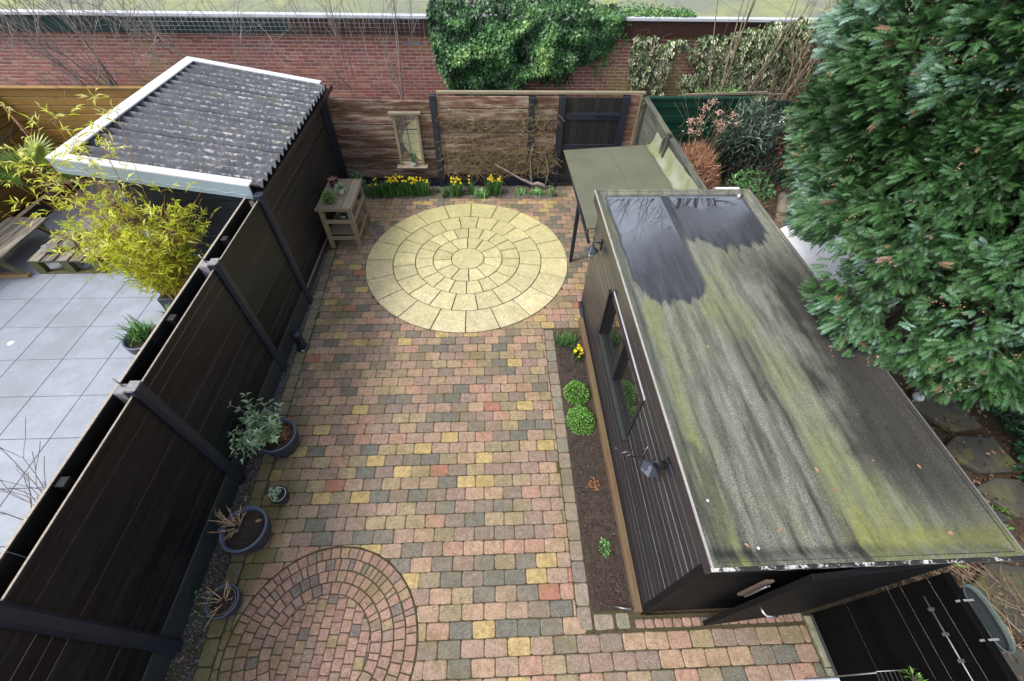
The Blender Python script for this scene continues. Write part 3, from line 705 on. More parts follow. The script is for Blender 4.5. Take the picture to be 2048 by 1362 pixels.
def mat_roof():
    t = NT('mineral_felt_roof'); w = t.wpos(); a = t.attr('wear', 'Color'); s = t.n('SeparateColor'); t.l(a, s.inputs[0])
    gr_ = t.noise(w, 120, 4, .95); g2 = t.noise(t.wpos((1, .10, 1)), 13, 6, .75)
    col = t.mix(t.ramp(gr_, [(.42, 0.), (.60, 1.)]), (.082, .087, .072), (.35, .36, .295))
    col = t.mix(t.ramp(g2, [(.38, .70), (.56, 0.)]), col, (.075, .080, .068))
    mossm = t.math('MULTIPLY', t.ramp(s.outputs[1], [(.20, 0.), (.95, .92)]), t.ramp(t.noise(w, 60, 4, .8), [(.28, .25), (.6, 1.)]))
    col = t.mix(mossm, col, t.mix(t.ramp(t.noise(w, 14, 5, .8), [(.3, 0.), (.7, 1.)]), (.135, .16, .035), (.29, .30, .08)))
    col = t.mix(t.math('MULTIPLY', s.outputs[2], .95), col, t.mix(t.ramp(gr_, [(.45, 0.), (.7, 1.)]), (.018, .016, .014), (.075, .070, .062)))
    wetc = t.mix(t.ramp(g2, [(.3, 0.), (.7, 1.)]), (.020, .023, .032), (.055, .060, .075))
    col = t.mix(t.ramp(s.outputs[0], [(.0, 0.), (.45, .93)]), col, wetc)
    wr = t.ramp(s.outputs[0], [(0, .92), (.5, .30), (.85, .02)]); t.l(wr, t.b.inputs['Roughness'])
    bs = t.ramp(s.outputs[0], [(0, 1.), (.9, 0.)]); bp = t.n('Bump'); bp.inputs['Distance'].default_value = .006
    t.l(t.math('MULTIPLY', bs, .9), bp.inputs['Strength']); t.l(gr_, bp.inputs['Height']); t.l(bp.outputs[0], t.b.inputs['Normal'])
    t.l(col, t.b.inputs['Base Color']); t.l(t.ramp(s.outputs[0], [(0, .5), (.45, .12), (.75, .5), (1, 1.)]), t.b.inputs['Specular IOR Level']); t.l(t.math('ADD', t.math('MULTIPLY', t.ramp(s.outputs[0], [(.45, 0.), (1, 1.)]), 1.5), 1.35), t.b.inputs['IOR']); return t.mat
M_ROOF = mat_roof()
ro = grid_obj('roof', M_ROOF, np.linspace(X0, X1, 104), np.linspace(Y0, Y1, 226), roofz, sh, roofcol)
b = MB()
b.box((X0, Y0+.0, ZR-.17), (X0+.03, Y1, ZR-.008), 0, None, .002); b.box((X0+.031, Y1-.03, ZR-.17), (X1-.031, Y1, ZR-.008)); b.box((X0+.031, Y0, ZR-.15), (X1-.031, Y0+.03, ZR-.008)); b.box((X1-.03, Y0, ZR-.15), (X1, Y1, ZR-.008))
b.build('fascia', M_SHED, sh)
MB().box((X0-.013, Y0-.012, ZR-.022), (X0-.001, Y1, ZR+.003), 0, None, .002).build('white_edge_strip', m_basic('worn_white_strip', (.40, .39, .37), (.28, .27, .26), .6, 9, .1, 0), sh)
def mat_peel():
    t = NT('peeling_white_edge'); col = t.ramp(t.noise(t.wpos((1.2, 1, 9)), 5.5, 7, .85), [(.535, (.015, .015, .015)), (.55, (.50, .50, .48))]); return t.done(col, .6)
MB().box((X0-.022, Y0-.024, ZR-.03), (X1+.012, Y0-.001, ZR+.001), 0, None, .002).build('peeling_edge_strip', mat_peel(), sh)
MB().box((X1+.0005, Y0+.0, ZR-.02), (X1+.012, Y1, ZR+.003), 0, None, .001).build('edge_strip', M_STEEL, sh)
MB().box((X0+.035, Y0+.035, ZR-.13), (X1-.035, Y1-.035, ZR-.09)).build('roof_deck', M_INSIDE, sh)
# ================================================================== right near fence, kerb
nf2 = thing('low_fence', 'pitch black board fence beyond the mossy kerb in the bottom right corner', 'fence', (3.15, 0, 0))
M_PITCH = m_wood('pitch_black_board', (.0018, .0018, .0018), (.004, .004, .004), 'Y', .8, None, .3, .2, .06)
z = .0
while z < 1.66:
    g = random.choice((.0, .0, .0005, .003)); MB().box((3.125, -.9, z), (3.15, .60, z+.14-g), 0, None, .002).build('plank', M_PITCH, nf2); z += .14
MB().box((3.128, -.9, 0), (3.156, .6, 1.68)).build('backing_wall', M_GREYBACK, nf2)
MB().box((3.11, -.9, 1.69), (3.165, .6, 1.71), 0, None, .002).build('capping', M_PITCH, nf2)
cd = MB().tube([(3.112, y, 1.44) for y in (-.9, -.3, .2, .5)], .006, 6); cd.build('cable_pipe', M_STEEL, nf2)
for y in (.42, .27, .12): MB().box((3.10, y-.01, 1.425), (3.124, y+.01, 1.455)).build('clip', M_STEEL, nf2)
kb = thing('kerb', 'mossy concrete kerb stones along the right end of the near paving', 'kerb', (3.09, .1, 0))
M_KERB = m_basic('mossy_concrete', (.30, .29, .24), (.13, .14, .06), .9, 14, .5, .2)
for a, b_ in ((.17, .58), (-.3, .165), (-.8, -.305)): MB().box((3.035, a, -.1), (3.085, b_, .035), 0, None, .008).build('kerb_stone', M_KERB, kb)
for x in (3.09, 3.105): MB().box((x, -.6, -.02), (x+.006, .58, .03)).build('steel_edging', M_STEEL, kb)
# ================================================================== brick wall behind
bw = thing('brick_wall', 'long red brick outbuilding wall with yellow-green stains behind the fences', 'wall', (0, 10.8, 0))
def mat_brick():
    t = NT('red_wall_brick'); w = t.wpos(); sp = t.sep(w)
    base = t.ramp(t.rnd(), [(0, (.34, .10, .085)), (.2, (.28, .085, .075)), (.4, (.39, .135, .105)), (.6, (.32, .10, .09)), (.8, (.43, .19, .14)), (.93, (.20, .075, .07))], True)
    col = t.mix(t.ramp(t.noise(w, 30, 6, .8), [(.4, 0.), (.75, .5)]), base, (.42, .25, .21))
    al = t.math('ADD', t.noise(w, 1.1, 5, .6), 0)
    def zone(x, wd, amt):
        d = t.math('ABSOLUTE', t.math('SUBTRACT', sp[0], x)); r = t.n('MapRange'); r.inputs[1].default_value = wd; r.inputs[2].default_value = wd*.3; r.inputs[3].default_value = 0; r.inputs[4].default_value = amt; t.l(d, r.inputs[0]); return r.outputs[0]
    zn = t.math('ADD', zone(3.6, 1.4, .42), zone(-6.9, 1.2, .26)); hz = t.n('MapRange'); hz.inputs[1].default_value = 2.5; hz.inputs[2].default_value = 1.3; hz.inputs[3].default_value = .35; hz.inputs[4].default_value = 1; t.l(sp[2], hz.inputs[0])
    k = t.math('ADD', al, t.math('MULTIPLY', zn, hz.outputs[0]))
    col = t.mix(t.ramp(k, [(.60, 0.), (.80, .82)]), col, (.30, .24, .055)); t.bump(t.noise(w, 80, 4), .3, .004); return t.done(col, .85), t
M_BRICK, _ = mat_brick()
M_MORTAR = m_basic('pale_mortar', (.66, .62, .57), (.50, .46, .41), .95, 8, .2, 0)
MB().box((-14, 10.812, -.1), (14, 11.0, 2.36)).build('mortar_wall', M_MORTAR, bw)
bl = []; BP = .0675
for r in range(35):
    z = .0+r*BP; x = -13.9+(.105 if r % 2 else 0)+random.uniform(-.004, .004)
    while x < 13.8: bl.append((x, z)); x += .232
def vr(x, z):
    d = z > 1.15 and -7.6 < x < 5.2
    hid = (-1.1 < x < 2.3) and z > 1.5
    return (0 if d and not hid else 1, abs(x+1.2))
bl.sort(key=lambda q: vr(*q)); fm = MB(); variants = []
for k in range(5):
    e = [random.uniform(-.002, .002) for _ in range(4)]
    variants.append(MB().box((0, -.006+e[0]*.5, e[1]), (.215+e[2]*2, .01, .0530+e[3]), 0, None, .002))
vm = []
for i, (x, z) in enumerate(bl):
    v = random.choice(variants)
    if i < 290:
        if v not in vm:
            vm.append(v); o = v.build('brick', M_BRICK, None); v.me = o.data; bpy.data.objects.remove(o)
        o = link(bpy.data.objects.new('brick', v.me)); o.parent = bw; o.location = (x, 10.812-10.8, z)
    else: fm.add([(a+x, b_+10.812, c_+z) for a, b_, c_ in v.v], v.f)
fm.build('brick_field', M_BRICK, bw, kind='stuff')
M_TEAL = m_basic('dark_teal_fascia', (.012, .040, .042), (.010, .030, .033), .35, 4, .05, 0)
M_BROWNF = m_basic('dark_brown_fascia', (.050, .022, .018), (.036, .017, .014), .5, 6, .08, 0)
MB().box((-14, 10.70, 2.37), (-4.10, 10.80, 2.645)).build('fascia_board', M_TEAL, bw)
MB().box((-4.095, 10.70, 2.37), (14, 10.80, 2.645)).build('fascia_board', M_BROWNF, bw)
MB().box((-14, 10.67, 2.648), (14, 10.84, 2.70), 0, None, .004).build('coping_strip', m_basic('grey_white_coping', (.60, .63, .70), (.50, .52, .58), .45, 3, .03, 0), bw)
b = MB(); b.box((-1.86, 10.785, 2.165), (-1.49, 10.80, 2.235), 0, None, .003); b.build('vent_brick', M_POSTTOP, bw)
def mat_flatroof():
    t = NT('algae_flat_roof'); w = t.wpos((1, .6, 1)); col = t.mix(t.ramp(t.noise(w, .7, 6, .65, .6), [(.35, 0.), (.62, 1.)]), (.17, .185, .16), (.27, .30, .12))
    col = t.mix(t.ramp(t.noise(w, 4, 6, .75), [(.5, 0.), (.7, .5)]), col, (.12, .12, .10))
    wv = t.sep(t.wpos())[0]; seam = t.math('PINGPONG', wv, .55); col = t.mix(t.ramp(seam, [(.0, .55), (.05, 0.)]), col, (.10, .11, .08))
    return t.done(col, .8)
fr = sheet('flat_roof', mat_flatroof(), -14, 14, 10.84, 15.5, 2.64); 
MB().box((-14, 11.0, 2.0), (14, 15.5, 2.63)).build('roof_slab', M_BROWNF, fr)
ms = MB()
xx = -7.36
while xx < -1.4: ms.tube([(xx, 10.64, 2.35), (xx, 10.66, 2.66)], .003, 4); xx += .10
for z in (2.365, 2.43, 2.50, 2.57, 2.64): ms.tube([(-7.36, 10.655, z), (-1.4, 10.655, z)], .003, 4)
ms.build('wire_mesh', M_PALEWOOD and m_basic('galvanised_wire', (.42, .43, .45), None, .5), None, 'strip of galvanised wire mesh hanging in front of the teal and brown fascia', 'wire mesh')
# ================================================================== green metal fence
gf = thing('metal_fence', 'dark green ribbed metal sheet fence behind the dry hydrangea', 'fence', (4.5, 9.0, 0))
M_GREEN = m_basic('dark_green_sheet', (.005, .055, .034), (.004, .038, .026), .35, 3, .05, .1)
for i in range(4):
    xa = 3.07+i*1.05
    for k in range(12): 
        z = .0+k*.145; MB().box((xa, 9.0-(.012 if k % 2 else 0), z), (xa+1.04, 9.03, z+.142), 0, None, .006).build('rib', M_GREEN, gf)
MB().box((3.06, 8.97, 1.742), (5.2, 9.05, 1.80), 0, None, .01).build('top_rail', M_GREEN, gf)
MB().beam((3.85, 9.1, 1.80), (5.5, 9.1, 1.85), .05, .035).beam((3.9, 9.15, 1.76), (5.9, 9.15, 1.80), .04, .03).build('loose_batten', M_GREYWOOD, gf)
# ================================================================== amber fence of the neighbour
af = thing('amber_fence', 'amber stained horizontal board fence at the far side of the neighbour\'s terrace', 'fence', (-7.3, 9.2, 0))
M_AMBER = m_wood('amber_stained_board', (.26, .13, .025), (.34, .19, .05), 'X', .6, (.22, .15, .03), .2, .2)
M_AMBERY = m_wood('amber_stained_board_side', (.17, .09, .018), (.24, .135, .035), 'Y', .6, (.14, .11, .02), .2, .2)
for k in range(12):
    z = .06+k*.148; MB().box((-9.44, 9.2, z), (-5.20, 9.23, z+.136), 0, None, .005).build('board', M_AMBER, af)
MB().box((-9.44, 9.17, 1.835), (-5.2, 9.26, 1.865), 0, None, .004).build('capping', M_AMBER, af)
MB().box((-9.44, 9.235, 0), (-5.2, 9.25, 1.83)).build('backing_wall', m_basic('shadow_gap', (.02, .014, .006)), af)
af2 = thing('amber_fence', 'amber stained board fence behind the wooden lounger at the left edge', 'fence', (-9.47, 6.5, 0))
for k in range(12):
    z = .06+k*.148; MB().box((-9.5, 4.2, z), (-9.47, 9.19, z+.136), 0, None, .005).build('board', M_AMBERY, af2)
MB().box((-9.52, 4.2, 0), (-9.505, 9.19, 1.83)).build('backing_wall', bpy.data.materials['shadow_gap'], af2)
# ================================================================== foliage tools
def unit(a): return a/np.maximum(np.linalg.norm(a, axis=-1, keepdims=True), 1e-9)
def rv(n): return unit(rng.normal(size=(n, 3)))
LANCE = (np.array([(0, 0, 0), (-.5, .42, .10), (.5, .42, .10), (0, 1, -.12), (0, .45, 0)]), np.array([(0, 4, 1), (0, 2, 4), (4, 3, 1), (4, 2, 3)]))
BLADE = (np.array([(-.5, 0, 0), (.5, 0, 0), (-.42, .5, .02), (.42, .5, .02), (-.22, .85, -.06), (.22, .85, -.06), (0, 1, -.14)]), np.array([(0, 1, 3), (0, 3, 2), (2, 3, 5), (2, 5, 4), (4, 5, 6)]))
IVY = (np.array([(0, 0, 0), (-.30, -.06, .03), (-.55, .30, .09), (-.26, .46, .02), (0, 1, -.14), (.26, .46, .02), (.55, .30, .09), (.30, -.06, .03), (0, .4, -.02)]),
       np.array([(8, 0, 1), (8, 1, 2), (8, 2, 3), (8, 3, 4), (8, 4, 5), (8, 5, 6), (8, 6, 7), (8, 7, 0)]))
def scatter(name, mat, P, D, N, L, W, tmpl, tint, parent=None, grad=0.0, **kw):
    n = len(P); T, Fc = tmpl; D = unit(D); N = N-D*(N*D).sum(-1, keepdims=True); N = unit(N); X = np.cross(D, N)
    L = np.broadcast_to(L, (n,)); W = np.broadcast_to(W, (n,))
    V = P[:, None]+T[None, :, 0, None]*X[:, None]*W[:, None, None]+T[None, :, 1, None]*D[:, None]*L[:, None, None]+T[None, :, 2, None]*N[:, None]*L[:, None, None]
    F = (Fc[None]+len(T)*np.arange(n)[:, None, None]).reshape(-1, 3)
    tt = np.broadcast_to(np.asarray(tint, float), (n,))[:, None]+grad*T[None, :, 1]
    kw.setdefault('kind', 'stuff')
    return np_obj(name, mat, V.reshape(-1, 3), F, parent, tint=tt.reshape(-1), **kw)
def m_leaf(name, stops, rough=.5, jit=.35, trans=.0):
    t = NT(name); col = t.ramp(t.attr('tint'), stops); r = t.n('NewGeometry').outputs['Random Per Island']
    col = t.mix(1.0, col, t.ramp(r, [(0, 1-jit), (1, 1+jit*.7)]), 'MULTIPLY')
    t.b.inputs['Subsurface Weight'].default_value = 0
    if trans:
        tr = t.n('BsdfTranslucent'); t.l(col, tr.inputs[0]); mx = t.n('MixShader'); mx.inputs[0].default_value = trans
        out = t.t.nodes['Material Output']; t.l(t.b.outputs[0], mx.inputs[1]); t.l(tr.outputs[0], mx.inputs[2]); t.l(mx.outputs[0], out.inputs[0])
    return t.done(col, rough)
M_BARK = m_basic('grey_brown_bark', (.12, .095, .075), (.055, .045, .038), .9, 20, .4, .1)
M_TWIGGREY = m_basic('grey_twig', (.36, .31, .28), (.17, .14, .125), .85, 20, .2, .3)
M_TWIGYEL = m_basic('yellow_grey_bark', (.30, .26, .15), (.18, .15, .10), .85, 12, .3, .2)
M_TWIGTAN = m_basic('tan_twig', (.52, .38, .24), (.30, .20, .13), .8, 20, .2, .3)
M_TWIGRED = m_basic('dark_red_twig', (.12, .06, .05), (.07, .04, .04), .8, 20, .2, .3)
def branch(mb, p, d, L, r, depth, rnd_, spread=.6, kids=3, up=.12, seg=4, n=4, shrink=.66, wob=.12):
    p = Vector(p); d = Vector(d).normalized(); pts = [p.copy()]; rs = [r]
    for i in range(seg):
        d = (d+Vector((rnd_.gauss(0, wob), rnd_.gauss(0, wob), rnd_.gauss(0, wob)+up*.5))).normalized(); p = p+d*L/seg
        pts.append(p.copy()); rs.append(max(r*(1-.75*(i+1)/seg), .0032 if r < .05 else .004))
        if depth > 0:
            k = kids if i == seg-1 else (1 if rnd_.random() < .8 else 0)
            for _ in range(k):
                nd = (d+Vector((rnd_.gauss(0, spread), rnd_.gauss(0, spread), rnd_.gauss(0, spread)+up))).normalized()
                branch(mb, p, nd, L*shrink*rnd_.uniform(.7, 1.15), rs[-1]*.8, depth-1, rnd_, spread, kids, up, max(2, seg-1), n, shrink, wob)
    mb.tube(pts, rs, n, 0, False)
# ================================================================== conifer
def frond():
    V, F, T = [], [], []
    def leaf(p, d, L, w, t0, t1, tri=False):
        p = Vector(p); d = Vector(d).normalized(); s = Vector((d.y, -d.x, 0)); b = len(V)
        if tri:
            V.extend([p-s*w*.5, p+s*w*.5, p+d*L]); T.extend([t0, t0, t1]); F.append((b, b+1, b+2)); return
        V.extend([p, p+d*L*.45+s*w*.5, p+d*L, p+d*L*.45-s*w*.5]); T.extend([t0, t0+(t1-t0)*.5, t1, t0+(t1-t0)*.5])
        F.extend([(b, b+1, b+3), (b+3, b+1, b+2)])
    nb = 9
    leaf((0, 0, 0), (0, 1, 0), 1.0, .06, 0, 1)
    for i in range(nb):
        y = .06+.84*i/nb; s = 1 if i % 2 else -1; L = .46*math.sin(math.pi*(.16+.74*(1-y)))+.08
        dx = Vector((s*.75, .75, 0)); p0 = Vector((0, y, 0)); leaf(p0, dx, L, .085, y*.5, .95)
        for j in range(2):
            q = p0+dx.normalized()*L*(.28+.30*j); l2 = L*.42*(1-.13*j)
            for s2 in (-1, 1):
                a = math.atan2(dx.y, dx.x)+s2*.7; leaf(q, (math.cos(a), math.sin(a), 0), l2, .075, y*.5+.2, 1.0, True)
    V = [(v.x, v.y, -.25*v.y*v.y-.35*abs(v.x)**1.5) for v in V]
    return (np.array(V), np.array(F)), np.array(T)
FR, FRT = frond()
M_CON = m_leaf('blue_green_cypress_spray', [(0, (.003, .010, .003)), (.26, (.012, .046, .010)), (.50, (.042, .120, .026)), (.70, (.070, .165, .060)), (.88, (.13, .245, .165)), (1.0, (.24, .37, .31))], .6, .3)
cf = thing('conifer', 'huge blue-green cypress whose flat feathery sprays hang over the mossy shed roof', 'tree', (6.0, 4.1, 0))
tb = MB(); tb.tube([(6.0, 4.1, -.1), (6.03, 4.12, 2), (5.97, 4.1, 5), (6.0, 4.1, 8.6)], [.17, .14, .09, .02], 10)
tb.build('trunk', M_BARK, cf)
CO = np.array([0, 0, 5.0])
def crown_r(z, a):
    q = np.clip(1-((z-4.3)/4.7)**2, 0, 1)**.5
    da = np.abs((a-3.82+np.pi) % (2*np.pi)-np.pi)
    return 2.44*q*(1+.04*np.sin(3*a+1.3*z)+.04*np.sin(5*a-2.1*z+1))+.78*np.exp(-(da/.50)**2)*np.clip((3.5-z)/1.0, 0, 1)
K = 1900; zc_ = 1.95+6.4*rng.random(K*2)**1.35; ac = np.where(rng.random(K*2) < .80, 3.74+rng.uniform(-1.75, 1.75, K*2), rng.uniform(0, 2*np.pi, K*2))
Rr = crown_r(zc_, ac); keep = rng.uniform(0, 2.5, K*2) < Rr; zc_, ac, Rr = zc_[keep][:K], ac[keep][:K], Rr[keep][:K]
cc = np.stack([6.0+Rr*np.cos(ac)*.97, 4.1+Rr*np.sin(ac)*1.02, zc_], -1)
rec = np.array([mnoise.noise(Vector(c*1.9)) for c in cc]); cc = cc+(cc-np.array([6.0, 4.1, 0]))*np.array([1, 1, 0])*(np.minimum(rec, .12)*.38-.03)[:, None]
# skirt of low branches and underside
K2 = 90; a2 = rng.uniform(0, 2*np.pi, K2); r2 = rng.uniform(.4, 1, K2)*crown_r(np.full(K2, 2.1), a2)
cc = np.concatenate([cc, np.stack([6.0+r2*np.cos(a2), 4.1+r2*np.sin(a2), 2.15+.25*(1-r2/2.4)+rng.uniform(-.1, .1, K2)], -1)])
limb = MB()
seg_a, seg_b = CO, np.array([5.0, 5.40, .72]); sd_ = unit(seg_b-seg_a)
rel = cc-seg_a; tt_ = (rel*sd_).sum(-1); perp = np.linalg.norm(rel-tt_[:, None]*sd_, axis=-1)
ok = ~((perp < .42) & (tt_ > 3.5)); cc = cc[ok]
outn = unit(cc-np.array([6.0, 4.1, 3.6])*1.0); outn[:, 2] *= .45; outn = unit(outn)
facing = (outn*unit(CO-cc)).sum(-1)
Pn, Dn, Nn, Ln, Tn = [], [], [], [], []
for c, o, fc in zip(cc, outn, facing):
    n = 24 if fc > -.05 else 3
    if c[2] > 5.6: n = 3
    rr = rng.uniform(.15, .30); s = rv(n); s = unit(s+o*.75)
    pp = c+s*rr*rng.uniform(.55, 1.05, (n, 1))*np.array([1, 1, .75])
    dd = unit(s*.7+o*.7+np.array([0, 0, .12])+rng.normal(size=(n, 3))*.28)
    nn = unit(np.array([0, 0, .45])+rng.normal(size=(n, 3))*.75+s*.3)
    Pn.append(pp); Dn.append(dd); Nn.append(nn); Ln.append(rng.uniform(.09, .165, n))
    bt = -.02+.36*rng.random()+.50*(mnoise.noise(Vector(c*1.1))); Tn.append(np.clip(bt+rng.normal(size=n)*.12, -.1, .55))
    if rng.random() < .4 and fc > -.2: limb.tube([Vector((6.0, 4.1, max(1.7, c[2]-.5))), Vector(tuple((c+np.array([6.0, 4.1, c[2]]))*.5))-Vector((0, 0, .1)), Vector(tuple(c))], [.03, .018, .006], 4, 0, False)
Pn, Dn, Nn, Ln, Tn = map(np.concatenate, (Pn, Dn, Nn, Ln, Tn))
n = len(Pn); T, Fc = FR; D = unit(Dn); N = unit(Nn-D*(Nn*D).sum(-1, keepdims=True)); X = np.cross(D, N)
V = Pn[:, None]+(T[None, :, 0, None]*X[:, None]*.74+T[None, :, 1, None]*D[:, None]+T[None, :, 2, None]*N[:, None])*Ln[:, None, None]
F = (Fc[None]+len(T)*np.arange(n)[:, None, None]).reshape(-1, 3)
TT = Tn[:, None]+.62*FRT[None]
np_obj('foliage', M_CON, V.reshape(-1, 3), F, cf, tint=TT.reshape(-1), kind='stuff')
limb.build('branches', M_BARK, cf)
bs_ = rng.choice(np.where(Ln > 0)[0], 700, replace=False); bs_ = bs_[rng.random(700) < .6]
scatter('dead_sprays', m_leaf('brown_dead_spray', [(0, (.10, .05, .03)), (1, (.34, .20, .13))], .8, .4), Pn[bs_]+Dn[bs_]*.04, Dn[bs_], Nn[bs_], rng.uniform(.07, .13, len(bs_)), .07, FR, rng.random(len(bs_)), cf)
# inner mass of sprays, tinted dark to paint the shade inside the crown
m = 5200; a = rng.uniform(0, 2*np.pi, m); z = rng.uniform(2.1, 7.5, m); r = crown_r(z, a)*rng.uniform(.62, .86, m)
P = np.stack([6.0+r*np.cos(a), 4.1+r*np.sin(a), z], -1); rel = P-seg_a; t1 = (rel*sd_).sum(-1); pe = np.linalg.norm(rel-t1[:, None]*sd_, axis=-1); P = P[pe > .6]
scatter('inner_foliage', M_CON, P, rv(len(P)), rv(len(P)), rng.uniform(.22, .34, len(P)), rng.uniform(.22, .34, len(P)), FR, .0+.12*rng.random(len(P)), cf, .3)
# brown seed cones in small clusters
M_CONE = m_basic('orange_brown_cone', (.38, .17, .09), (.28, .16, .12), .8, 30, .2, .4)
sel = rng.choice(np.where(facing > .1)[0], 160, replace=False); cb = []
def conepos(i):
    k = i//7
    if i % 7 == 0: conepos.c = cc[sel[k]]+outn[sel[k]]*.40+rng.normal(size=3)*.10
    return conepos.c+rng.normal(size=3)*np.array([.035, .035, .022])
pebbles(160*7, conepos, .007, .013, 'seed_cones', M_CONE, cf)
# ================================================================== ivy on the wall
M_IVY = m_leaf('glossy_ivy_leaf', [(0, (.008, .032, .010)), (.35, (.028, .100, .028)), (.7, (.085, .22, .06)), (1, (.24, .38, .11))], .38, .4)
iv = thing('ivy', 'big mass of glossy dark green ivy hanging over the brick wall and its fascia', 'ivy', (.7, 10.7, 0))
def ivy_lo(x):
    xs = [-1.25, -1.15, -.95, -.5, 0, .3, .62, .75, 1.2, 1.6, 2.0, 2.35, 2.6, 2.9]; zs = [2.55, 1.9, 1.38, 1.12, 1.10, 1.12, 1.25, 1.55, 1.72, 1.78, 1.9, 2.0, 2.25, 2.6]
    return np.interp(x, xs, zs)
n = 17000; x = rng.uniform(-1.25, 2.75, n); lo = ivy_lo(x)+.05*np.sin(x*17)+.04*np.sin(x*41); hi = 2.98+.10*np.sin(x*5)-.35*np.clip(x-1.9, 0, 2)-.5*np.clip(-x-.95, 0, 1)
u = rng.random(n)**.9; z = lo+(hi-lo)*u; bulge = .16+.34*np.sin(np.pi*np.clip((z-1.2)/1.9, 0, 1))*np.clip(1-((x-.4)/1.9)**4, 0, 1)
lump = np.array([mnoise.noise(Vector((xx*2.2, zz*3.0, 2.))) for xx, zz in zip(x, z)]); bulge *= (1+.7*lump)
y = 10.78-bulge*rng.random(n)**.35; top = z > 2.72; y = np.where(top, 10.60+rng.uniform(-.2, .9, n)*(rng.random(n) < .9), y)
P = np.stack([x, y, z], -1); D = unit(np.array([0, -.45, -.75])+rng.normal(size=(n, 3))*.5); N = unit(np.array([0, -1, .65])+rng.normal(size=(n, 3))*.45)
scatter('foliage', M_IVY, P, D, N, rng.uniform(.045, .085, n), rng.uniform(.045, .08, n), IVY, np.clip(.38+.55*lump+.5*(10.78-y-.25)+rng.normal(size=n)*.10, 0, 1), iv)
n = 1500; x = rng.uniform(2.2, 4.3, n); y = 10.75+np.abs(rng.normal(size=n))*.55*(1-.25*(x-2.2)); P = np.stack([x, y, 2.70+.05*rng.random(n)], -1)
scatter('roof_runners', M_IVY, P, rv(n), np.array([0, 0, 1.])+rng.normal(size=(n, 3))*.4, rng.uniform(.04, .07, n), .05, IVY, .4+.6*rng.random(n), iv)
n = 1100; k = rng.integers(0, 26, n); sx = rng.uniform(-1.2, 3.0, 26); sl = rng.uniform(.15, .55, 26); x = sx[k]+rng.normal(size=n)*.02; z = ivy_lo(x)-sl[k]*rng.random(n)+.1
scatter('hanging_runners', M_IVY, np.stack([x, 10.76-.1*rng.random(n), z], -1), np.array([0, -.2, -1.])+rng.normal(size=(n, 3))*.5, np.array([0, -1., .3])+rng.normal(size=(n, 3))*.4, rng.uniform(.035, .06, n), .045, IVY, .5+.3*rng.random(n), iv)
tr = MB()
for k in range(6):
    tr.beam((1.12+.11*k, 10.77, 1.42), (1.12+.11*k+.22, 10.77, 1.92), .012, .02); tr.beam((1.34+.11*k, 10.755, 1.42), (1.12+.11*k, 10.755, 1.92), .012, .02)
tr.build('trellis', M_TEAL, None, 'small dark green wooden trellis fixed to the wall under the ivy', 'trellis')
# variegated ivy
def mat_varieg():
    t = NT('cream_edged_leaf'); at = t.attr('tint'); col = t.ramp(at, [(0, (.74, .74, .52)), (.30, (.60, .62, .38)), (.42, (.10, .18, .07)), (.75, (.04, .10, .04)), (1, (.34, .38, .10))])
    r = t.n('NewGeometry').outputs['Random Per Island']; col = t.mix(1.0, col, t.ramp(r, [(0, .3), (1, 1.25)]), 'MULTIPLY'); return t.done(col, .45)
M_VAR = mat_varieg()
vi = thing('variegated_ivy', 'cream and green variegated ivy drooping from the brown fascia of the wall', 'ivy', (4.8, 10.6, 0))
def vscatter(name, P, D, N, L, W, parent):
    T, Fc = IVY; n = len(P); T2 = T.copy(); tin = np.array([.62, .1, .0, .15, .0, .15, .0, .1, .62])
    D = unit(D); N = unit(N-D*(N*D).sum(-1, keepdims=True)); X = np.cross(D, N)
    V = P[:, None]+T[None, :, 0, None]*X[:, None]*W[:, None, None]+T[None, :, 1, None]*D[:, None]*L[:, None, None]+T[None, :, 2, None]*N[:, None]*L[:, None, None]
    F = (Fc[None]+len(T)*np.arange(n)[:, None, None]).reshape(-1, 3); tt = tin[None]+rng.uniform(-.08, .45, (n, 1))
    np_obj(name, M_VAR, V.reshape(-1, 3), F, parent, tint=tt.reshape(-1), kind='stuff')
def vlo(x): return np.interp(x, [3.0, 3.25, 3.5, 3.8, 4.05, 4.12, 4.35, 4.7, 5.6, 6.3, 6.7], [2.1, 1.25, 1.0, 1.0, 1.35, 2.0, 1.25, 1.25, 1.15, 1.3, 2.0])
n = 4600; x = 3.05+3.6*rng.random(n)**.8; lo = vlo(x); hi = 2.42+.33*np.clip((x-4.9)/1.2, 0, 1); z = lo+(hi-lo)*rng.random(n)
pn = np.array([mnoise.noise(Vector((a_*2.0, b_*2.6, 7.))) for a_, b_ in zip(x, z)]); gap = ((np.abs(x-4.12) < .16) & (z < 2.2)) | (pn < -.16-.25*(x > 4.9)) | ((x > 3.9) & (x < 5.0) & (rng.random(n) < .35)); y = 10.72-(.12+.45*np.clip((x-4.4)/1.5, 0, 1))*rng.random(n)
P = np.stack([x, y, z], -1)[~gap]; n = len(P)
vscatter('foliage', P, np.array([0, -.3, -1.])+rng.normal(size=(n, 3))*.45, np.array([0, -1., .45])+rng.normal(size=(n, 3))*.4, rng.uniform(.08, .15, n), rng.uniform(.06, .11, n), vi)
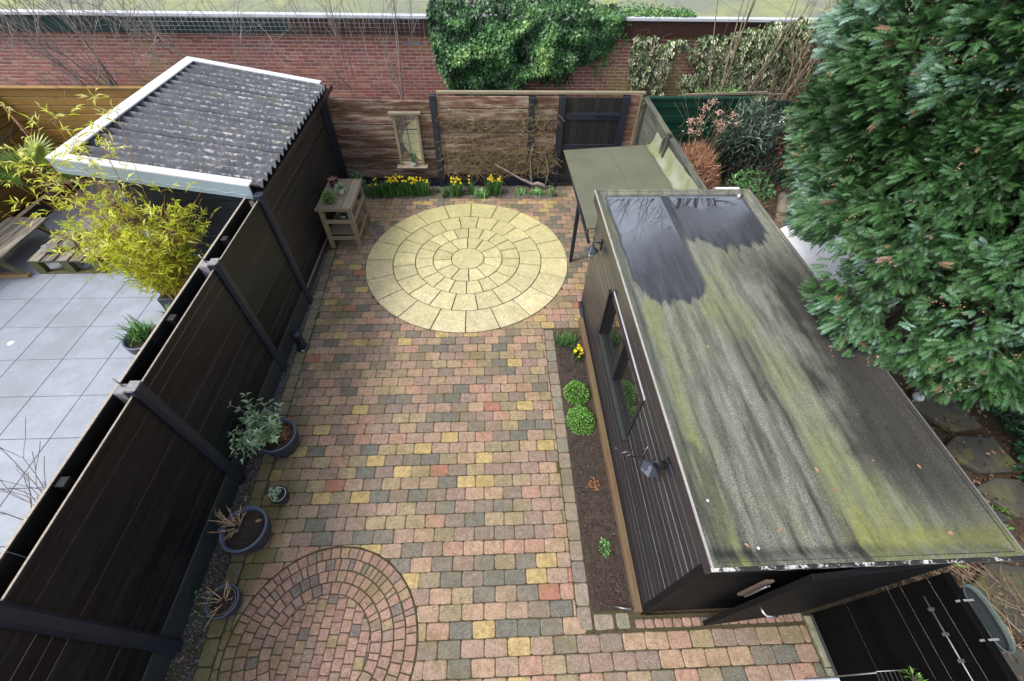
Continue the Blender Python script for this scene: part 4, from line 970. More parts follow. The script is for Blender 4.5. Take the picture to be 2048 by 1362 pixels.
# ================================================================== bare shrubs and young trees in front of the wall
def bare(name, label, cat, loc, mat, specs, seed, group=None):
    o = thing(name, label, cat, loc, group); r = random.Random(seed); mb = MB()
    for (d, L, rad, dep, kw) in specs:
        p = Vector(loc)+Vector((r.gauss(0, .05), r.gauss(0, .05), 0)); branch(mb, p, d, L, rad, dep, r, **kw)
    mb.build('branches', mat, o); return o
kw1 = dict(spread=.55, kids=3, up=.10, seg=5, wob=.10, shrink=.55)
bare('bare_shrub', 'wide leafless grey shrub arching in front of the teal fascia at the far left', 'shrub', (-7.7, 10.1, 0), M_TWIGGREY,
     [((-.25+.13*i, -.1, 1), 2.6, .036, 3, kw1) for i in range(4)]+[((-.6, 0, .8), 2.6, .022, 3, kw1), ((-1, -.1, .75), 2.4, .02, 3, kw1), ((.5, -.2, .9), 2.2, .016, 3, kw1)], 3)
bare('bare_shrub', 'slim leafless shrub rising behind the far corner of the corrugated roof', 'shrub', (-5.6, 10.2, 0), M_TWIGGREY,
     [((.0, -.05, 1), 2.7, .028, 3, kw1), ((.25, 0, 1), 2.6, .016, 2, kw1), ((-.3, 0, 1), 2.6, .016, 2, kw1), ((.1, 0, 1), 2.9, .014, 2, kw1)], 5)
kw2 = dict(spread=.40, kids=2, up=.25, seg=6, wob=.06, shrink=.5)
bare('bare_tree', 'young leafless tree with a pale stem against the brick wall, left of the ivy', 'tree', (-2.05, 10.2, 0), M_TWIGGREY,
     [((-.03, 0, 1), 3.3, .034, 3, kw2), ((.28, 0, 1), 2.4, .012, 2, kw2)], 8)
bare('bare_shrub', 'thin twiggy leafless shrub standing behind the mirror fence, right of the corrugated roof', 'shrub', (-3.0, 10.2, 0), M_TWIGGREY,
     [((-.1, 0, 1), 3.0, .022, 3, kw2), ((.35, 0, 1), 2.6, .013, 2, kw2), ((-.35, 0, 1), 2.6, .011, 2, kw2)], 9)
kw3 = dict(spread=.22, kids=2, up=.35, seg=6, wob=.05, shrink=.62)
for i, (lx, d, L, r_, lab) in enumerate(((4.75, (-.08, -.02, 1), 3.3, .038, 'yellow-grey bare stem with two upright forks, leftmost before the variegated ivy'), (5.0, (.32, 0, 1), 3.2, .034, 'curving bare yellow-grey stem in the middle of the variegated ivy'),
                                   (5.65, (.42, 0, 1), 3.5, .03, 'slanting thin bare stem crossing the right part of the variegated ivy'), (6.3, (.55, -.1, 1), 3.6, .045, 'pale leaning bare trunk beside the cypress at the top right'))):
    bare('bare_tree', lab, 'tree', (lx, 9.75, 0), M_TWIGYEL, [(d, L, r_, 1, kw3)], 20+i, 'bare stems before the variegated ivy')
bare('bare_shrub', 'dark thorny leafless briar in front of the yellow-stained bricks', 'shrub', (3.15, 10.3, .2), M_TWIGRED,
     [((-.3+.25*i, -.05, 1), 1.7, .009, 2, dict(spread=.5, kids=2, up=-.1, seg=5, wob=.12, shrink=.6)) for i in range(4)], 31)
bt = thing('backdrop_tree', 'bare winter tree standing beyond the flat roof, mirrored in the roof puddle', 'tree', (9.2, 19, 0)); r = random.Random(12); mb = MB()
mb.tube([(9.2, 19, 0), (9.3, 19, 4), (9.1, 19, 7.5)], [.3, .24, .18], 8)
for i in range(9):
    a = i*.7; branch(mb, (9.1+.02*i, 19, 6.0+.25*i), (math.cos(a)*.9, math.sin(a)*.5-.1, .75), 3.6, .14, 3, r, spread=.5, kids=3, up=.08, seg=5, wob=.13, shrink=.55)
mb.build('crown', m_basic('dark_wet_bark', (.03, .026, .024), None, .9), bt)
# espalier on the timber fence
ev = thing('climbing_shrub', 'leafless yellow-brown climber trained across the timber fence from a curved trunk', 'climber', (1.15, 8.72, 0)); r = random.Random(4)
mb = MB(); mb.tube([(1.18, 8.72, -.02), (1.10, 8.70, .10), (.98, 8.70, .15), (.86, 8.71, .12), (.60, 8.73, .24), (.30, 8.76, .40), (.05, 8.78, .55)], [.042, .04, .036, .032, .024, .018, .012], 8)
mb.tube([(.86, 8.71, .12), (.82, 8.78, .35), (.80, 8.80, .65), (.84, 8.80, .95)], [.022, .02, .016, .012], 6)
mb.tube([(1.15, 8.72, .05), (1.2, 8.76, .4), (1.1, 8.8, .75), (.9, 8.80, .80)], [.018, .016, .013, .01], 6)
mb.build('trunk', M_TWIGGREY, ev); mb = MB()
for i in range(780):
    x = r.uniform(-1.0, 1.28); z = .3+1.35*r.random(); 
    if r.random() < .25: z = .3+.5*r.random()
    a = r.uniform(0, 2*math.pi); p = Vector((x, 8.82, z)); d = Vector((math.cos(a), -.35, math.sin(a)*.8+.1)); pts = [p]; L = r.uniform(.10, .34)
    for k in range(4):
        d = (d+Vector((r.gauss(0, .35), r.gauss(0, .1), r.gauss(0, .35)-.10))).normalized(); q = pts[-1]+d*L/4; q.y = min(q.y, 8.845); pts.append(q)
        if r.random() < .7: mb.tube([q, q+Vector((r.gauss(0, .04), -abs(r.gauss(0, .03)), r.gauss(0, .04)))], [.003, .0018], 3, 0, False)
    mb.tube(pts, [.0042, .004, .0036, .003, .0026], 4, 0, False)
mb.build('twigs', m_basic('yellow_brown_twig', (.34, .28, .14), (.20, .15, .08), .85, 20, .1, .5), ev, kind='stuff')
# ================================================================== generic plants
def clump_leaves(name, mat, c, n, L, W, spread, height, tint=.5, parent=None, arch=.35, **kw):
    a = rng.uniform(0, 2*np.pi, n); t = rng.random(n)**.7
    P = np.stack([c[0]+rng.normal(size=n)*spread*.45, c[1]+rng.normal(size=n)*spread*.35, np.full(n, c[2])], -1)
    D = np.stack([np.cos(a)*arch*t, np.sin(a)*arch*t, np.ones(n)], -1); N = np.stack([-np.cos(a), -np.sin(a), np.full(n, .3)], -1)
    if kw.get('label'):
        parent = thing(name, kw.pop('label'), kw.pop('cat'), c); name = 'leaves'; kw.pop('kind', None)
    return scatter(name, mat, P, D, N, L*rng.uniform(.6, 1.1, n), W, BLADE, tint+.25*rng.normal(size=n), parent, .3, **kw)
M_BLADE = m_leaf('daffodil_blade', [(0, (.02, .06, .015)), (.5, (.05, .15, .03)), (1, (.13, .28, .07))], .45, .3)
M_PALEBLADE = m_leaf('pale_green_blade', [(0, (.05, .15, .04)), (.5, (.12, .32, .08)), (1, (.30, .50, .20))], .45, .25)
M_YELLOW = m_basic('daffodil_yellow', (.88, .78, .06), (.85, .62, .02), .5, 8, .05, .2)
def daffodils(label, c, sx, nl, nf, h=.26, group='daffodil clumps'):
    o = thing('daffodil_clump', label, 'flowers', c, group)
    P = np.stack([c[0]+rng.uniform(-sx, sx, nl), c[1]+rng.normal(size=nl)*.075, np.full(nl, c[2])], -1); a = rng.uniform(0, 2*np.pi, nl)
    D = np.stack([np.cos(a)*.22, np.sin(a)*.22-.06, np.ones(nl)], -1); N = np.stack([-np.cos(a), -np.sin(a), np.full(nl, .2)], -1)
    scatter('leaves', M_BLADE, P, D, N, h*rng.uniform(.5, .98, nl), .014, BLADE, .45+.25*rng.normal(size=nl), o, .2)
    mb = MB(); st = MB()
    for i in range(nf):
        x, y = c[0]+random.uniform(-sx, sx), c[1]+random.gauss(0, .05)-.02; z = c[2]+h*random.uniform(.8, 1.22); d = Vector((random.gauss(0, .5), -1, random.uniform(-.1, .5))).normalized(); p = Vector((x, y, z))
        st.tube([(x, y, c[2]), (x, y+.005, z-.02), p], .0028, 4, 0, False); X = d.orthogonal().normalized(); Y = d.cross(X)
        for k in range(6):
            a0 = k*math.pi/3; e = X*math.cos(a0)+Y*math.sin(a0); s = X*math.cos(a0+math.pi/2)+Y*math.sin(a0+math.pi/2)
            mb.add([p, p+e*.014+s*.008, p+e*.027, p+e*.014-s*.008], [(0, 1, 2, 3)])
        ring = [[p+d*t+(X*math.cos(q*math.pi/3)+Y*math.sin(q*math.pi/3))*rr for q in range(6)] for t, rr in ((0, .007), (.02, .011))]
        mb.add(ring[0]+ring[1], [(q, (q+1) % 6, (q+1) % 6+6, q+6) for q in range(6)], 0)
    if nf: st.build('stalks', M_BLADE, o, kind='stuff'); mb.build('flowers', M_YELLOW, o, kind='stuff')
    return o
daffodils('dense daffodil clump with few blooms, right behind the potting table', (-2.36, 8.50, 0), .24, 700, 9, .32)
daffodils('longest bank of yellow daffodils, below the mirror on the timber fence', (-1.85, 8.55, 0), .46, 900, 52, .33)
daffodils('daffodil clump with a tight head of yellow blooms just right of the fence post', (-.80, 8.52, 0), .12, 240, 16, .32)
daffodils('daffodil clump with a single raised bloom between two fuller clumps', (-.50, 8.56, 0), .05, 60, 3, .30)
daffodils('fullest round daffodil clump, in the middle below the climber', (.0, 8.55, 0), .16, 300, 22, .34)
daffodils('green daffodil tuft without blooms beside the foot of the fence post', (-1.02, 8.50, 0), .06, 60, 0, .20)
daffodils('small daffodil clump with yellow blooms in the side bed before the shed', (1.20, 3.95, 0), .07, 70, 12, .16)
for nm, lab, c, nn, L, W, sp, ar, mt in (
    ('snowdrop_clump', 'pale bent-leaved bulb clump spilling onto the paving between the daffodils', (-.28, 8.42, 0), 90, .17, .022, .13, 1.1, M_PALEBLADE),
    ('bulb_tuft', 'upright blue-green bulb tuft at the right end of the back bed', (1.27, 8.42, 0), 60, .24, .014, .05, .2, M_PALEBLADE),
    ('bulb_tuft', 'low green tuft at the left foot of the fence post', (-1.22, 8.60, 0), 40, .14, .010, .06, .5, M_BLADE),
    ('bulb_tuft', 'small grassy tuft in the grey mulch in front of the fence post', (-1.05, 8.40, 0), 60, .12, .010, .06, .6, M_BLADE),
    ('snowdrop_patch', 'low patch of white-tipped leaves under the climber, left half', (.62, 8.55, 0), 110, .11, .014, .20, .8, M_PALEBLADE),
    ('snowdrop_patch', 'low patch of white-tipped leaves beside the climber trunk', (.98, 8.52, 0), 140, .12, .014, .16, .8, M_PALEBLADE),
    ('bulb_tuft', 'green leafy clump at the far end of the side bed before the shed', (1.08, 4.22, 0), 230, .17, .011, .16, .6, M_BLADE)):
    clump_leaves(nm, mt, c, nn, L, W, sp, 0, .5, None, ar, label=lab, cat='plant', kind=None)
M_BUSH = m_leaf('small_bright_leaf', [(0, (.03, .09, .012)), (.5, (.085, .22, .03)), (1, (.19, .40, .07))], .5, .3)
def dome(name, label, cat, c, rx, ry, rz, n, leaf, mat=None, tw=M_BARK, tmpl=LANCE, lw=.6, group=None):
    o = thing(name, label, cat, c, group); s = rv(n); s[:, 2] = np.abs(s[:, 2]); rr = rng.uniform(.72, 1.03, (n, 1))
    lump = np.array([mnoise.noise(Vector(v*3.2)+Vector((c[0]*5, c[1]*3, 0))) for v in s])[:, None]
    P = np.array(c)+s*rr*(1+.12*lump)*np.array([rx, ry, rz]); D = unit(s+rng.normal(size=(n, 3))*.6); N = unit(s+rng.normal(size=(n, 3))*.6+np.array([0, 0, .5]))
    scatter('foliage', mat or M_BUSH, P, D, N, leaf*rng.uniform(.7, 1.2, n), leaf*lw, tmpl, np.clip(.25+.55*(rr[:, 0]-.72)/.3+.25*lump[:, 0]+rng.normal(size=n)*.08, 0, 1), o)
    mb = MB(); r = random.Random(int(c[0]*100+c[1]*10))
    for i in range(7):
        a = i*.9; mb.tube([Vector(c), Vector(c)+Vector((math.cos(a)*rx*.45, math.sin(a)*ry*.45, rz*.4)), Vector(c)+Vector((math.cos(a)*rx*.75, math.sin(a)*ry*.75, rz*.7))], [.008, .006, .003], 4, 0, False)
    mb.build('stems', tw, o); return o
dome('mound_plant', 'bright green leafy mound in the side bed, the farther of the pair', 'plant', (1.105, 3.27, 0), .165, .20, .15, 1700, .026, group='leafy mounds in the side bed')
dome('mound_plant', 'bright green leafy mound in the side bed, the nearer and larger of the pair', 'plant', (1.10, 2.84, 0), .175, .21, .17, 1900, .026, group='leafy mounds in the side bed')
M_DEAD = m_leaf('dead_orange_leaf', [(0, (.16, .07, .03)), (1, (.42, .22, .10))], .8, .4)
dome('dead_plant', 'shrivelled orange-brown plant in the bare soil of the side bed', 'plant', (1.135, 1.98, 0), .05, .06, .05, 90, .04, M_DEAD)
dome('weed', 'small bright green weed in the near part of the side bed', 'plant', (1.14, 1.28, 0), .055, .09, .05, 110, .032, M_PALEBLADE)
dome('weed', 'tiny green seedling beside the base board in the side bed', 'plant', (1.25, 1.42, 0), .02, .02, .02, 20, .018, M_PALEBLADE)
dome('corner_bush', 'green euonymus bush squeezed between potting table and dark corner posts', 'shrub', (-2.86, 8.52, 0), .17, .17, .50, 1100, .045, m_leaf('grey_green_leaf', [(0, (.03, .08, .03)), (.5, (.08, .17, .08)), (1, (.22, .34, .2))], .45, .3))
for i in range(26):                      # loose brown litter in the near half of the bed
    pass
n = 420; P = np.stack([rng.uniform(.98, 1.24, n), .72+rng.random(n)**1.5*.75, .006+rng.random(n)*.02], -1)
scatter('dry_litter', M_DEAD, P, rv(n)*np.array([1, 1, .3]), rv(n)+np.array([0, 0, 1.]), rng.uniform(.012, .032, n), .010, LANCE, rng.random(n)*.35, None)
bpy.data.objects['dry_litter'].data.materials[0] = m_leaf('brown_litter', [(0, (.06, .03, .02)), (1, (.22, .11, .06))], .9, .5)
n = 900; P = np.stack([rl(2.)-.02-.0*rng.random(n)+rng.normal(size=n)*.05, rng.uniform(.1, 6.2, n), np.full(n, .0)], -1)
# ================================================================== potted plants on the patio
M_POT = m_basic('blue_black_pot', (.020, .025, .042), (.032, .038, .060), .55, 18, .1, .05)
M_POTRIM = m_basic('blue_grey_pot_rim', (.085, .105, .17), (.06, .075, .12), .5, 30, .1, .05)
M_POTSOIL = m_basic('potting_soil', (.035, .024, .018), (.012, .009, .008), .95, 60, .9, 0)
def pot(label, loc, r, h, cat='pot', mat=None, rim=None, base=.68, fill=.86, name='plant_pot', group='dark pots along the left fence', thick=.10, n=40):
    o = thing(name, label, cat, loc, group); mat = mat or M_POT; rim = rim or M_POTRIM
    prof = [(0, 0), (r*base, 0), (r*(base+.14), h*.25), (r*.95, h*.6), (r, h-.012)]
    MB().lathe(prof, loc, n).build('bowl', mat, o)
    MB().lathe([(r, h-.012), (r*.995, h), (r*(1-thick), h), (r*(1-thick)-.006, h-.012), (r*.82, h*fill-.01)], loc, n).build('rim', rim, o)
    sb = MB(); sb.lathe([(r*.86, h*fill), (r*.5, h*fill+.012), (0, h*fill+.006)], loc, n); sb.build('soil', M_POTSOIL, o)
    lx, ly, lz = loc
    def cp_(i):
        a = rng.uniform(0, 6.28); q = r*.80*rng.random()**.5; return np.array([lx+q*math.cos(a), ly+q*math.sin(a), lz+h*fill+.008])
    if r > .1: pebbles(int(420*r*r/.04), cp_, .004, .013, 'crumbs', M_CRUMB, o)
    return o
p1 = pot('large dark round pot with a silvery leafy shrub, farthest of the floor pots', (-2.67, 2.60, 0), .225, .30)
p2 = pot('widest dark pot holding cut-back tan stems over dark soil', (-2.67, 1.52, 0), .235, .30)
p3 = pot('nearest dark pot with a few bare forked stems and green buds', (-2.69, .885, 0), .150, .19)
p4 = pot('smallest floor pot, matt black with a silvery sprig', (-2.50, 1.93, 0), .098, .16, rim=M_BLACKMETAL, base=.72, fill=.9, thick=.05)
MB().lathe([(.080, .140), (.084, .148), (.078, .148)], (-2.50, 1.93, 0), 28).build('inner_pot_ring', M_WHITE, p4)
MB().lathe([(.118, .172), (.122, .180), (.114, .180)], (-2.69, .885, 0), 28).build('inner_pot_ring', M_GREYWOOD, p3)
def leafy_stems(name, label, cat, base, stems, mat, stemmat, leaf, lw, per, seed, whorl=True, tint=.5):
    o = thing(name, label, cat, base); mb = MB(); P, D, N = [], [], []; r = random.Random(seed)
    for (d, L) in stems:
        p = Vector(base)+Vector((r.gauss(0, .02), r.gauss(0, .02), 0)); d = Vector(d).normalized(); pts = [p.copy()]
        for k in range(6):
            d = (d+Vector((r.gauss(0, .12), r.gauss(0, .12), .03))).normalized(); p = p+d*L/6; pts.append(p.copy())
            if k >= 1:
                for q in range(per):
                    a = r.uniform(0, 6.28); s = (d.orthogonal().normalized()); s = Matrix.Rotation(a, 3, d) @ s
                    P.append(tuple(p+d*r.uniform(-.03, .02)*L)); D.append(tuple(s*.9+d*.5)); N.append(tuple(d+Vector((0, 0, .4))))
        mb.tube(pts, [.005, .0045, .004, .0035, .003, .0025, .002], 5, 0, False)
    n = len(P); mb.build('stems', stemmat, o)
    scatter('leaves', mat, np.array(P), np.array(D), np.array(N), leaf*rng.uniform(.6, 1.15, n), leaf*lw, LANCE, tint+.22*rng.normal(size=n), o)
    return o
M_SILVER = m_leaf('silver_green_leaf', [(0, (.11, .19, .10)), (.5, (.26, .40, .24)), (1, (.50, .60, .48))], .55, .2)
M_BUD = m_leaf('buddleja_leaf', [(0, (.14, .25, .11)), (.5, (.30, .47, .24)), (1, (.52, .64, .45))], .55, .2); rr_ = random.Random(5); st = [((rr_.uniform(-1, .35), rr_.uniform(-.9, .6), rr_.uniform(.25, 1.0)), rr_.uniform(.22, .46)) for _ in range(46)]+[((-.25, .3, 1), .68), ((-.45, .2, 1), .62), ((-.05, .5, 1), .5), ((-.9, -.6, .25), .48), ((-.75, -.8, .2), .45)]
leafy_stems('butterfly_bush', 'silvery green leafy shrub growing out of the farthest large floor pot', 'shrub', (-2.74, 2.60, .26), st, M_BUD, M_TWIGGREY, .075, .27, 6, 2)
n = 160; P = np.stack([-2.60+rng.normal(size=n)*.05, 2.60+rng.normal(size=n)*.06, .27+rng.random(n)*.03], -1)
scatter('dry_stems', M_DEAD, P, rv(n)+np.array([0, 0, .6]), rv(n), rng.uniform(.04, .09, n), .005, LANCE, .3+.5*rng.random(n), p1)
leafy_stems('herb_sprig', 'small silvery green sprig in the smallest floor pot', 'plant', (-2.50, 1.93, .145), [((math.cos(a)*.5, math.sin(a)*.5, 1), .075) for a in np.linspace(0, 6, 12)], M_SILVER, M_TWIGGREY, .030, .45, 6, 3)
def cutback(name, label, base, n, L, rad, mat, seed, spread=.9, parent=None):
    o = thing(name, label, 'plant', base); r = random.Random(seed); mb = MB()
    for i in range(n):
        a = r.uniform(0, 6.28); d = Vector((math.cos(a)*spread-.25, math.sin(a)*spread-.1, r.uniform(.5, 1.3))).normalized(); p = Vector(base)+Vector((math.cos(a)*.02, math.sin(a)*.02, 0))
        pts = [p]; LL = L*r.uniform(.6, 1.25)
        for k in range(4): d = (d+Vector((r.gauss(0, .13), r.gauss(0, .13), r.gauss(0, .1)))).normalized(); pts.append(pts[-1]+d*LL/4)
        mb.tube(pts, [rad, rad*.9, rad*.8, rad*.7, rad*.6], 6)
        for k in (2, 3, 4):
            if r.random() < .7: mb.tube([pts[k], pts[k]+(d+Vector((r.gauss(0, .6), r.gauss(0, .6), .2))).normalized()*.05*r.uniform(.5, 1.3)], [rad*.6, rad*.35], 5)
    mb.build('stems', mat, o); return o
h1 = cutback('cut_back_shrub', 'cut-back tan hydrangea stems fanning from the widest pot', (-2.76, 1.55, .26), 26, .21, .0055, M_TWIGTAN, 6)
h2 = cutback('cut_back_shrub', 'few bare forked stems with green buds in the nearest pot', (-2.69, .885, .165), 9, .19, .006, M_TWIGTAN, 16, 1.1)
n = 60; scatter('buds', M_BUSH, np.array([-2.86, .86, .22])+rng.normal(size=(n, 3))*np.array([.07, .09, .03]), rv(n), rv(n), rng.uniform(.012, .03, n), .012, LANCE, .7, h2)
M_OAK = m_basic('fallen_leaf_tan', (.42, .26, .16), (.30, .16, .10), .8, 20, .1, .3)
def dead_leaf(label, p, s, rz, cat='leaf', mat=None, tilt=.2, name='fallen_leaf', group='fallen leaves'):
    mb = MB(); pts = []
    for k in range(14):
        a = 2*math.pi*k/14; rr = s*(1 if k % 2 == 0 else .72)*(1 if abs(math.sin(a/2+.0)) > .2 else .6)
        pts.append((rr*math.cos(a)*.62, rr*math.sin(a), .12*s*math.cos(2*a)+.10*s))
    M = Matrix.Translation(p) @ Matrix.Rotation(rz, 4, 'Z') @ Matrix.Rotation(tilt, 4, 'X')
    up_ = [M @ Vector(q) for q in pts]; c_ = M @ Vector((0, 0, .03*s)); n = len(up_)
    mb.add([c_]+up_, [(0, 1+k, 1+(k+1) % n) for k in range(n)], 0, True)
    dn = [v-Vector((0, 0, .0012)) for v in [c_]+up_]; mb.add(dn, [(0, 1+(k+1) % n, 1+k) for k in range(n)], 0, True)
    return mb.build(name, mat or M_OAK, None, label, cat, group)
for lab, x, y, s, rz in (('tan fallen leaf in the middle of the shed roof, topmost of the near leaves', 2.36, 1.25, .022, .4), ('small tan leaf right of the topmost one on the shed roof', 2.41, 1.10, .016, 1.2), ('largest tan leaf near the lower left of the shed roof', 1.89, .84, .026, 2.2),
    ('tan leaf lying near the peeling white edge of the shed roof', 1.63, .75, .020, .9), ('orange-brown leaf near the right rear corner of the mossy roof strip', 3.05, .78, .030, 1.7), ('pale leaf on the dark stained side of the shed roof', 2.83, 1.31, .018, 2.4),
    ('thin brown leaf beside the mossy right edge of the shed roof', 3.15, 1.25, .020, .6), ('faded leaf in the far half of the shed roof', 1.95, 2.45, .016, .1)):
    dead_leaf(lab, (x, y, ZR-.046), s, rz)
for lab, x, y in (('white lichen blot near the left corner of the shed roof', 1.70, .73), ('white bird dropping beside the white edge strip of the shed roof', 1.47, 1.05), ('small white dropping on the left half of the shed roof', 1.42, 1.20)):
    MB().lathe([(.010, 0), (.008, .002), (0, .003)], (x, y, ZR-.046), 9).build('dropping', M_WHITE, None, lab, 'dropping')
for k, (x, y, lab) in enumerate(((-2.93, 1.95, 'tan oak leaf on the gravel beside the smallest pot'), (-2.96, 1.0, 'reddish leaf on the gravel strip by the nearest pot'), (-2.98, .45, 'pale leaf on the gravel at the bottom left'))):
    dead_leaf(lab, (x, y, .0), .035, k*1.3)
n = 34; dead = [dead_leaf('tan oak leaf inside the widest pot beside its cut stems', (-2.82, 1.62, .275), .035, 1.0), dead_leaf('tan oak leaf against the right rim inside the widest pot', (-2.55, 1.60, .275), .035, 2.0)]
# ================================================================== potting table
pt = thing('potting_table', 'weathered wooden potting table with two shelves against the dark plank screen', 'table', (-2.78, 7.1, 0))
tx0, tx1, ty0, ty1, tz = -3.08, -2.47, 6.63, 7.62, .85
for k in range(4):
    MB().box((tx0+.012+k*.147, ty0+.015, tz-.03), (tx0+.012+k*.147+.144, ty1-.015, tz+random.uniform(-.002, .001)), 0, None, .003).build('top_board', M_GREYWOODY, pt)
MB().box((tx0-.008, ty0-.006, tz-.06), (tx1+.008, ty0+.014, tz+.006), 0, None, .003).build('edge_board', M_GREYWOOD, pt)
MB().box((tx0-.008, ty1-.014, tz-.06), (tx1+.008, ty1+.006, tz+.006), 0, None, .003).build('edge_board', M_GREYWOOD, pt)
MB().box((tx1-.011, ty0+.0145, tz-.06), (tx1+.008, ty1-.0145, tz+.005), 0, None, .003).build('edge_board', M_GREYWOODY, pt)
for x in (tx0+.07, tx1-.05):
    for y in (ty0+.055, ty1-.06): MB().box((x-.035, y-.035, -.005), (x+.035, y+.035, tz-.062), 0, None, .004).build('leg', M_GREYWOODZ, pt)
for z in (.25, .60):
    MB().box((tx0+.107, ty0+.022, z-.07), (tx1-.087, ty0+.05, z), 0, None, .003).build('rail', m_red if z > .5 and 'm_red' in globals() else (m_red := m_wood('pinkish_timber', (.30, .19, .14), (.36, .27, .2), 'X', .8, (.22, .2, .12), .1, .3)) if z > .5 else M_GREYWOOD, pt)
    MB().box((tx1-.03, ty0+.092, z-.07), (tx1-.005, ty1-.097, z), 0, None, .003).build('rail', M_GREYWOODY, pt)
for k in range(4 ): MB().box((tx0+.04, ty0+.095+k*.2, .252), (tx1-.09, ty0+.29+k*.2, .272), 0, None, .003).build('shelf_board', M_GREYWOOD, pt)
for k in range(2): MB().box((tx0+.04, ty0+.52+k*.2, .602), (tx1-.09, ty0+.71+k*.2, .62), 0, None, .003).build('shelf_board', M_GREYWOOD, pt)
sk = MB().box((-2.72, 6.70, .603), (-2.60, 6.76, .68), 0, None, .008); sk.box((-2.70, 6.69, .62), (-2.62, 6.699, .66), 1, None, .002)
sk.build('socket_box', [M_BLACKMETAL, M_POSTTOP], None, 'dark weatherproof socket box under the potting table top', 'socket')
M_WPOT = m_basic('white_glazed_pot', (.62, .64, .68), (.5, .52, .56), .4, 10, .05, 0)
M_TERRA = m_basic('old_brown_pot', (.10, .055, .04), (.06, .04, .03), .8, 20, .2, 0)
p = pot('brown pot at the far side of the potting table, holding the red succulent', (-2.90, 7.38, tz), .085, .10, 'pot', M_TERRA, M_TERRA, .75, .9, group='small pots on the potting table', n=24)
o = thing('red_succulent', 'star-shaped dusky red succulent on the potting table', 'plant', (-2.90, 7.38, tz+.09)); 
a = np.repeat(np.linspace(0, 2*np.pi, 13)[:-1], 2)[:22]; P = np.tile([-2.90, 7.38, tz+.10], (22, 1)); D = np.stack([np.cos(a), np.sin(a), .35+.5*rng.random(22)], -1)
scatter('leaves', m_leaf('dusky_red_leaf', [(0, (.20, .05, .04)), (1, (.42, .18, .14))], .5, .2), P, D, np.tile([0, 0, 1.], (22, 1)), rng.uniform(.09, .14, 22), .022, BLADE, .5, o, .4)
pot('white pot in the middle of the potting table with a small grey-green plant', (-2.72, 7.10, tz), .055, .10, 'pot', M_WPOT, M_WPOT, .68, .92, group='small pots on the potting table', n=24)
dome('leafy_plant', 'small grey-green leafy plant in the white pot on the potting table', 'plant', (-2.72, 7.10, tz+.09), .085, .085, .10, 260, .028, M_SILVER, lw=.55)
pot('round brown pot at the near end of the potting table under a bright green ball', (-2.86, 6.83, tz), .075, .075, 'pot', M_TERRA, M_TERRA, .75, .9, group='small pots on the potting table', n=24)
dome('leafy_plant', 'bright green ball-shaped plant nearest on the potting table', 'plant', (-2.86, 6.83, tz+.06), .115, .115, .15, 700, .022, M_BUSH, lw=.6)
# ================================================================== mirror on the fence
mi = thing('garden_mirror', 'tall narrow mirror in a weathered wooden frame hung on the timber fence', 'mirror', (-1.69, 8.84, .5))
mx0, mx1, mz0, mz1 = -1.95, -1.44, .52, 1.53
for x in (mx0, mx1-.05): MB().box((x, 8.80, mz0), (x+.05, 8.855, mz1), 0, None, .004).build('frame_side', M_GREYWOODZ, mi)
MB().box((mx0-.06, 8.77, mz1+.002), (mx1+.06, 8.855, mz1+.05), 0, None, .006).build('frame_top', M_GREYWOOD, mi)
MB().box((mx0-.07, 8.70, mz0-.035), (mx1+.07, 8.855, mz0-.002), 0, None, .012).build('shelf', M_GREYWOOD, mi)
tm = NT('mirror_silver'); MM = tm.done((.86, .88, .87), .015, Metallic=1.0)
b = MB(); b.add([(mx0+.052, 8.835, mz0+.003), (mx1-.052, 8.835, mz0+.003), (mx1-.052, 8.828, mz1-.003), (mx0+.052, 8.828, mz1-.003)], [(0, 1, 2, 3)]); b.build('mirror_glass', MM, mi)
MB().box((-1.699, 8.814, mz0+.003), (-1.691, 8.822, mz1-.003)).box((mx0+.05, 8.812, 1.24), (mx1-.05, 8.82, 1.248)).build('glazing_bar', M_BLACKMETAL, mi)
pot('tiny white pot standing on the shelf of the garden mirror', (-1.66, 8.75, mz0), .042, .085, 'pot', M_WPOT, M_WPOT, .7, .92, group='small pots on the potting table' if False else None, n=20)
dome('leafy_plant', 'small ball-shaped green plant in the pot on the mirror shelf', 'plant', (-1.66, 8.77, mz0+.09), .055, .05, .11, 260, .022, m_leaf('fresh_green_leaf', [(0, (.03, .09, .03)), (.5, (.09, .22, .07)), (1, (.22, .38, .16))], .5, .25), lw=.6)
# ================================================================== bollard lamp
bo = thing('bollard_lamp', 'black bollard lamp on a round foot at the edge of the gravel strip', 'lamp', (-2.90, 4.22, 0))
MB().lathe([(0, 0), (.095, 0), (.095, .008), (.085, .018), (.0, .020)], (-2.90, 4.22, .004), 28).build('foot', M_BLACKMETAL, bo)
MB().box((-2.945, 4.17, .024), (-2.855, 4.27, .30), 0, None, .006).build('column', M_BLACKMETAL, bo)
MB().lathe([(0, .0), (.078, 0), (.078, .028), (0, .030)], (-2.90, 4.22, .302), 6).build('hood', M_POST, bo)
MB().box((-2.90, 4.135, .020), (-2.855, 4.150, .026)).build('label_plate', M_WHITE, bo)
